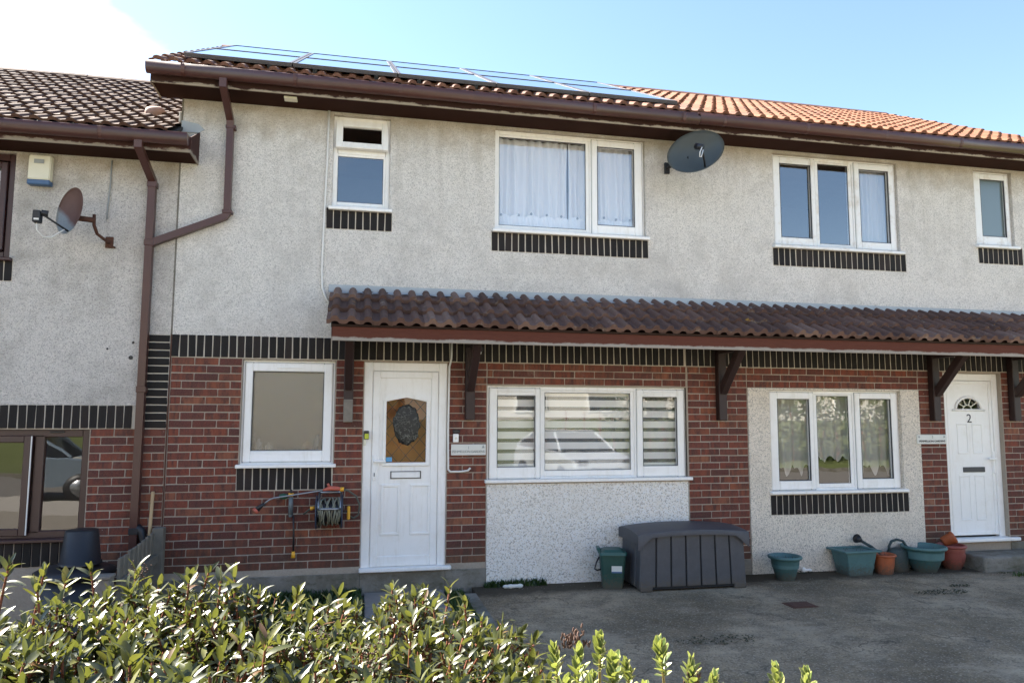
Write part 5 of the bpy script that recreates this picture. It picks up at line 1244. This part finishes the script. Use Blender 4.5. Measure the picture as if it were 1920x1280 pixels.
# weeds, grass
def blades(name, label, area, n, mat, hgt, wid, seed, z0=0.0, edge=None):
    rg = random.Random(seed); V, F = [], []
    for i in range(n):
        x = rg.uniform(area[0], area[1]); y = rg.uniform(area[2], area[3])
        if edge and not edge(x, y, rg): continue
        h_ = hgt*rg.uniform(.4, 1.2); a = rg.uniform(0, 6.28); l_ = rg.uniform(.1, .8)*h_; w_ = wid*rg.uniform(.6, 1.3)
        dx, dy_ = math.cos(a), math.sin(a); o0 = len(V)
        V += [(x-dy_*w_, y+dx*w_, z0), (x+dy_*w_, y-dx*w_, z0), (x+dx*l_*.45+dy_*w_*.8, y+dy_*l_*.45-dx*w_*.8, z0+h_*.65), (x+dx*l_*.45-dy_*w_*.8, y+dy_*l_*.45+dx*w_*.8, z0+h_*.65), (x+dx*l_, y+dy_*l_, z0+h_)]
        F += [(o0, o0+1, o0+2, o0+3), (o0+3, o0+2, o0+4)]
    me = bpy.data.meshes.new(name); me.from_pydata(V, [], F); me.materials.append(MATS[mat])
    o = place(bpy.data.objects.new(name, me), None, Matrix.Identity(4)); o['kind'] = 'stuff'; return tag(o, label, 'grass' if 'grass' in name else 'weeds')
blades('weeds', 'dark leafy weeds along the wall left of the first door', (.5, 1.86, -1.15, -.03), 9000, 'weed_mass', .085, .012, 5, -.03, lambda x, y, r_: noise.noise(Vector((x*3, y*3, 0)))+.55 > r_.random()*.7 and x > .75+.3*noise.noise(Vector((y*4, 0, 0))))
blades('grass_strip', 'narrow strip of green grass between path and drive edging', (2.69, 2.87, -5.8, -.1), 9000, 'grass_mass', .06, .0035, 6, -.03)
blades('grass_tuft', 'small grass tuft at the corner of the concrete step', (8.9, 9.6, -.72, -.58), 700, 'grass_mass', .05, .004, 7, 0, lambda x, y, r_: (x-9.25)**2/.12+(y+.65)**2/.005 < r_.random())
blades('wall_weeds', 'thin weeds in the joint under the coarse pebbledash', (3.1, 3.75, -.08, -.01), 260, 'weed_mass', .07, .010, 8, 0, lambda x, y, r_: noise.noise(Vector((x*9, 0, 4)))+.25 > 0)
blades('garden_grass', 'rough grass behind the hedge in front of first house', (.05, 1.88, -5.3, -1.1), 9000, 'grass_mass', .07, .005, 9, -.03)

# ------------------------------------------------------------------ across the street, seen in the window panes
def car(label, x, y, rz, paint):
    c = thing('parked_car', label, 'car', (x, y, -.14), 'cars parked across the street', rz); M = WM[c]
    def put(name, bm, mat, par, smooth=False): xf(bm, M); return obj(name, bm, mat, par, smooth)
    prof = [(-2.0, .35), (-2.02, .62), (-1.95, .80), (-1.0, .98), (1.75, 1.02), (1.98, .85), (2.0, .35)]
    bm = B(); g = []
    for q, inset in ((-.86, .10), (-.82, .03), (-.4, 0), (.4, 0), (.82, .03), (.86, .10)):
        g.append([bm.verts.new((q, a*(1-inset*.35)+.0, b-inset*.4*(b > .6))) for a, b in prof])
    for a, b in zip(g, g[1:]):
        for i in range(len(prof)): bm.faces.new((a[i], a[(i+1) % len(prof)], b[(i+1) % len(prof)], b[i]))
    bm.faces.new(g[0][::-1]); bm.faces.new(g[-1]); bmesh.ops.recalc_face_normals(bm, faces=bm.faces[:])
    body = put('body', bm, paint, c)
    cab = [(-1.05, .97), (-.35, 1.42), (.9, 1.47), (1.75, 1.02)]
    bm = B(); A = [bm.verts.new((-.80 if b < 1.2 else -.60, a, b)) for a, b in cab]; D = [bm.verts.new((.80 if b < 1.2 else .60, a, b)) for a, b in cab]
    bm.faces.new(A); bm.faces.new(D[::-1])
    for i in range(3): bm.faces.new((A[i], D[i], D[i+1], A[i+1]))
    put('windows', bm, 'car_glass', c)
    bm = B(); bx(bm, -.60, .60, -.36, .92, 1.425, 1.50, .03)
    put('roof', bm, paint, c)
    bm = B()
    for s_ in (-1, 1): tube(bm, [(s_*.80, -1.05, .97), (s_*.61, -.35, 1.43)], .035, 6); tube(bm, [(s_*.61, .9, 1.47), (s_*.80, 1.75, 1.02)], .05, 6); tube(bm, [(s_*.805, .3, 1.0), (s_*.62, .3, 1.45)], .03, 6)
    put('pillars', bm, paint, c)
    for s_ in (-1, 1):
        bm = B(); bx(bm, s_*.64-.15, s_*.64+.15, -2.0, -1.85, .66, .80, .03); put('headlight', bm, 'grey_metal', c)
        bm = B(); bx(bm, s_*.70-.10, s_*.70+.10, 1.90, 2.0, .72, .90, .02); put('tail_light', bm, 'red_plastic', c)
        for yy in (-1.25, 1.25):
            bm = B(); lathe(bm, [(0, -.1), (.20, -.1), (.31, -.09), (.32, 0), (.31, .09), (.20, .1), (0, .1)], 22); xf(bm, Matrix.Translation((s_*.78, yy, .32)) @ Matrix.Rotation(R(90), 4, 'Y')); wh = put('wheel', bm, 'black_plastic', c, True)
            bm = B(); lathe(bm, [(0, .1), (.19, .105), (.20, .09)], 18); xf(bm, Matrix.Translation((s_*.78, yy, .32)) @ Matrix.Rotation(R(90*s_), 4, 'Y')); put('rim', bm, 'grey_metal', wh, True)
    bm = B(); bx(bm, -.45, .45, -2.03, -1.95, .42, .60, .02); put('grille', bm, 'black_plastic', c)
car('silver car facing the houses, mirrored in the wide blind window', 7.5, -11.6, R(170), 'car_silver')
car('blue grey car parked on the street, mirrored in the brown framed window', -5.2, -10.2, R(84), 'car_blue')
for hx_, lab_ in ((-22, 'pale rendered house far left across the street'), (-9, 'pale rendered house opposite the lower terrace house'), (4, 'pale rendered house with orange roof mirrored in the blind window'), (17, 'pale rendered house far right across the street')):
    oh = thing('opposite_house', lab_, 'house', (hx_+6, -25.5, 1.0), 'houses across the street')
    bm = B(); bx(bm, hx_, hx_+11.5, -33, -25.5, -.5, 5.2); obj('wall', bm, 'white_render', oh)
    bm = B(); prism_yz(bm, [(-25.0, 5.0), (-29.3, 7.5), (-33.6, 5.0)], hx_-.3, hx_+11.8); obj('roof', bm, 'tile_orange', oh)
    for x in (hx_+1.5, hx_+5.0, hx_+8.5):
        for zq in (1.9, 3.7): w_ = box('window', x, x+1.5, -25.5, -25.44, zq, zq+1.0, 'white_upvc', oh); box('pane', x+.08, x+1.42, -25.44, -25.43, zq+.08, zq+.92, 'car_glass', w_)
rg = random.Random(31); BL = leaf_mesh('leaf', 'leaf', .20, .11, .1, .2, 2)
items = []
for i in range(9000):
    x = rg.uniform(10.5, 34); y = -17.2+rg.gauss(0, .45); zq = rg.uniform(.05, 2.6+.5*noise.noise(Vector((x*.7, 0, 0))))
    items.append((BL, Matrix.Translation((x, y, zq)) @ Euler((rg.uniform(-1, 1), rg.uniform(-1, 1), rg.uniform(0, 6.28))).to_matrix().to_4x4()))
far = thing('far_hedge', 'tall clipped hedge across the street, mirrored in the lace window', 'hedge', (20, -17.2, 0))
mass('foliage', items, 'grass_mass', far)
bm = B()
for i in range(40): x = 9+i*.63; tube(bm, [(x, -17.2, 0), (x+rg.uniform(-.2, .2), -17.2, 1.9)], [.05, .02], 5, cap=False)
o = obj('stems', bm, 'stem', far); o['kind'] = 'stuff'
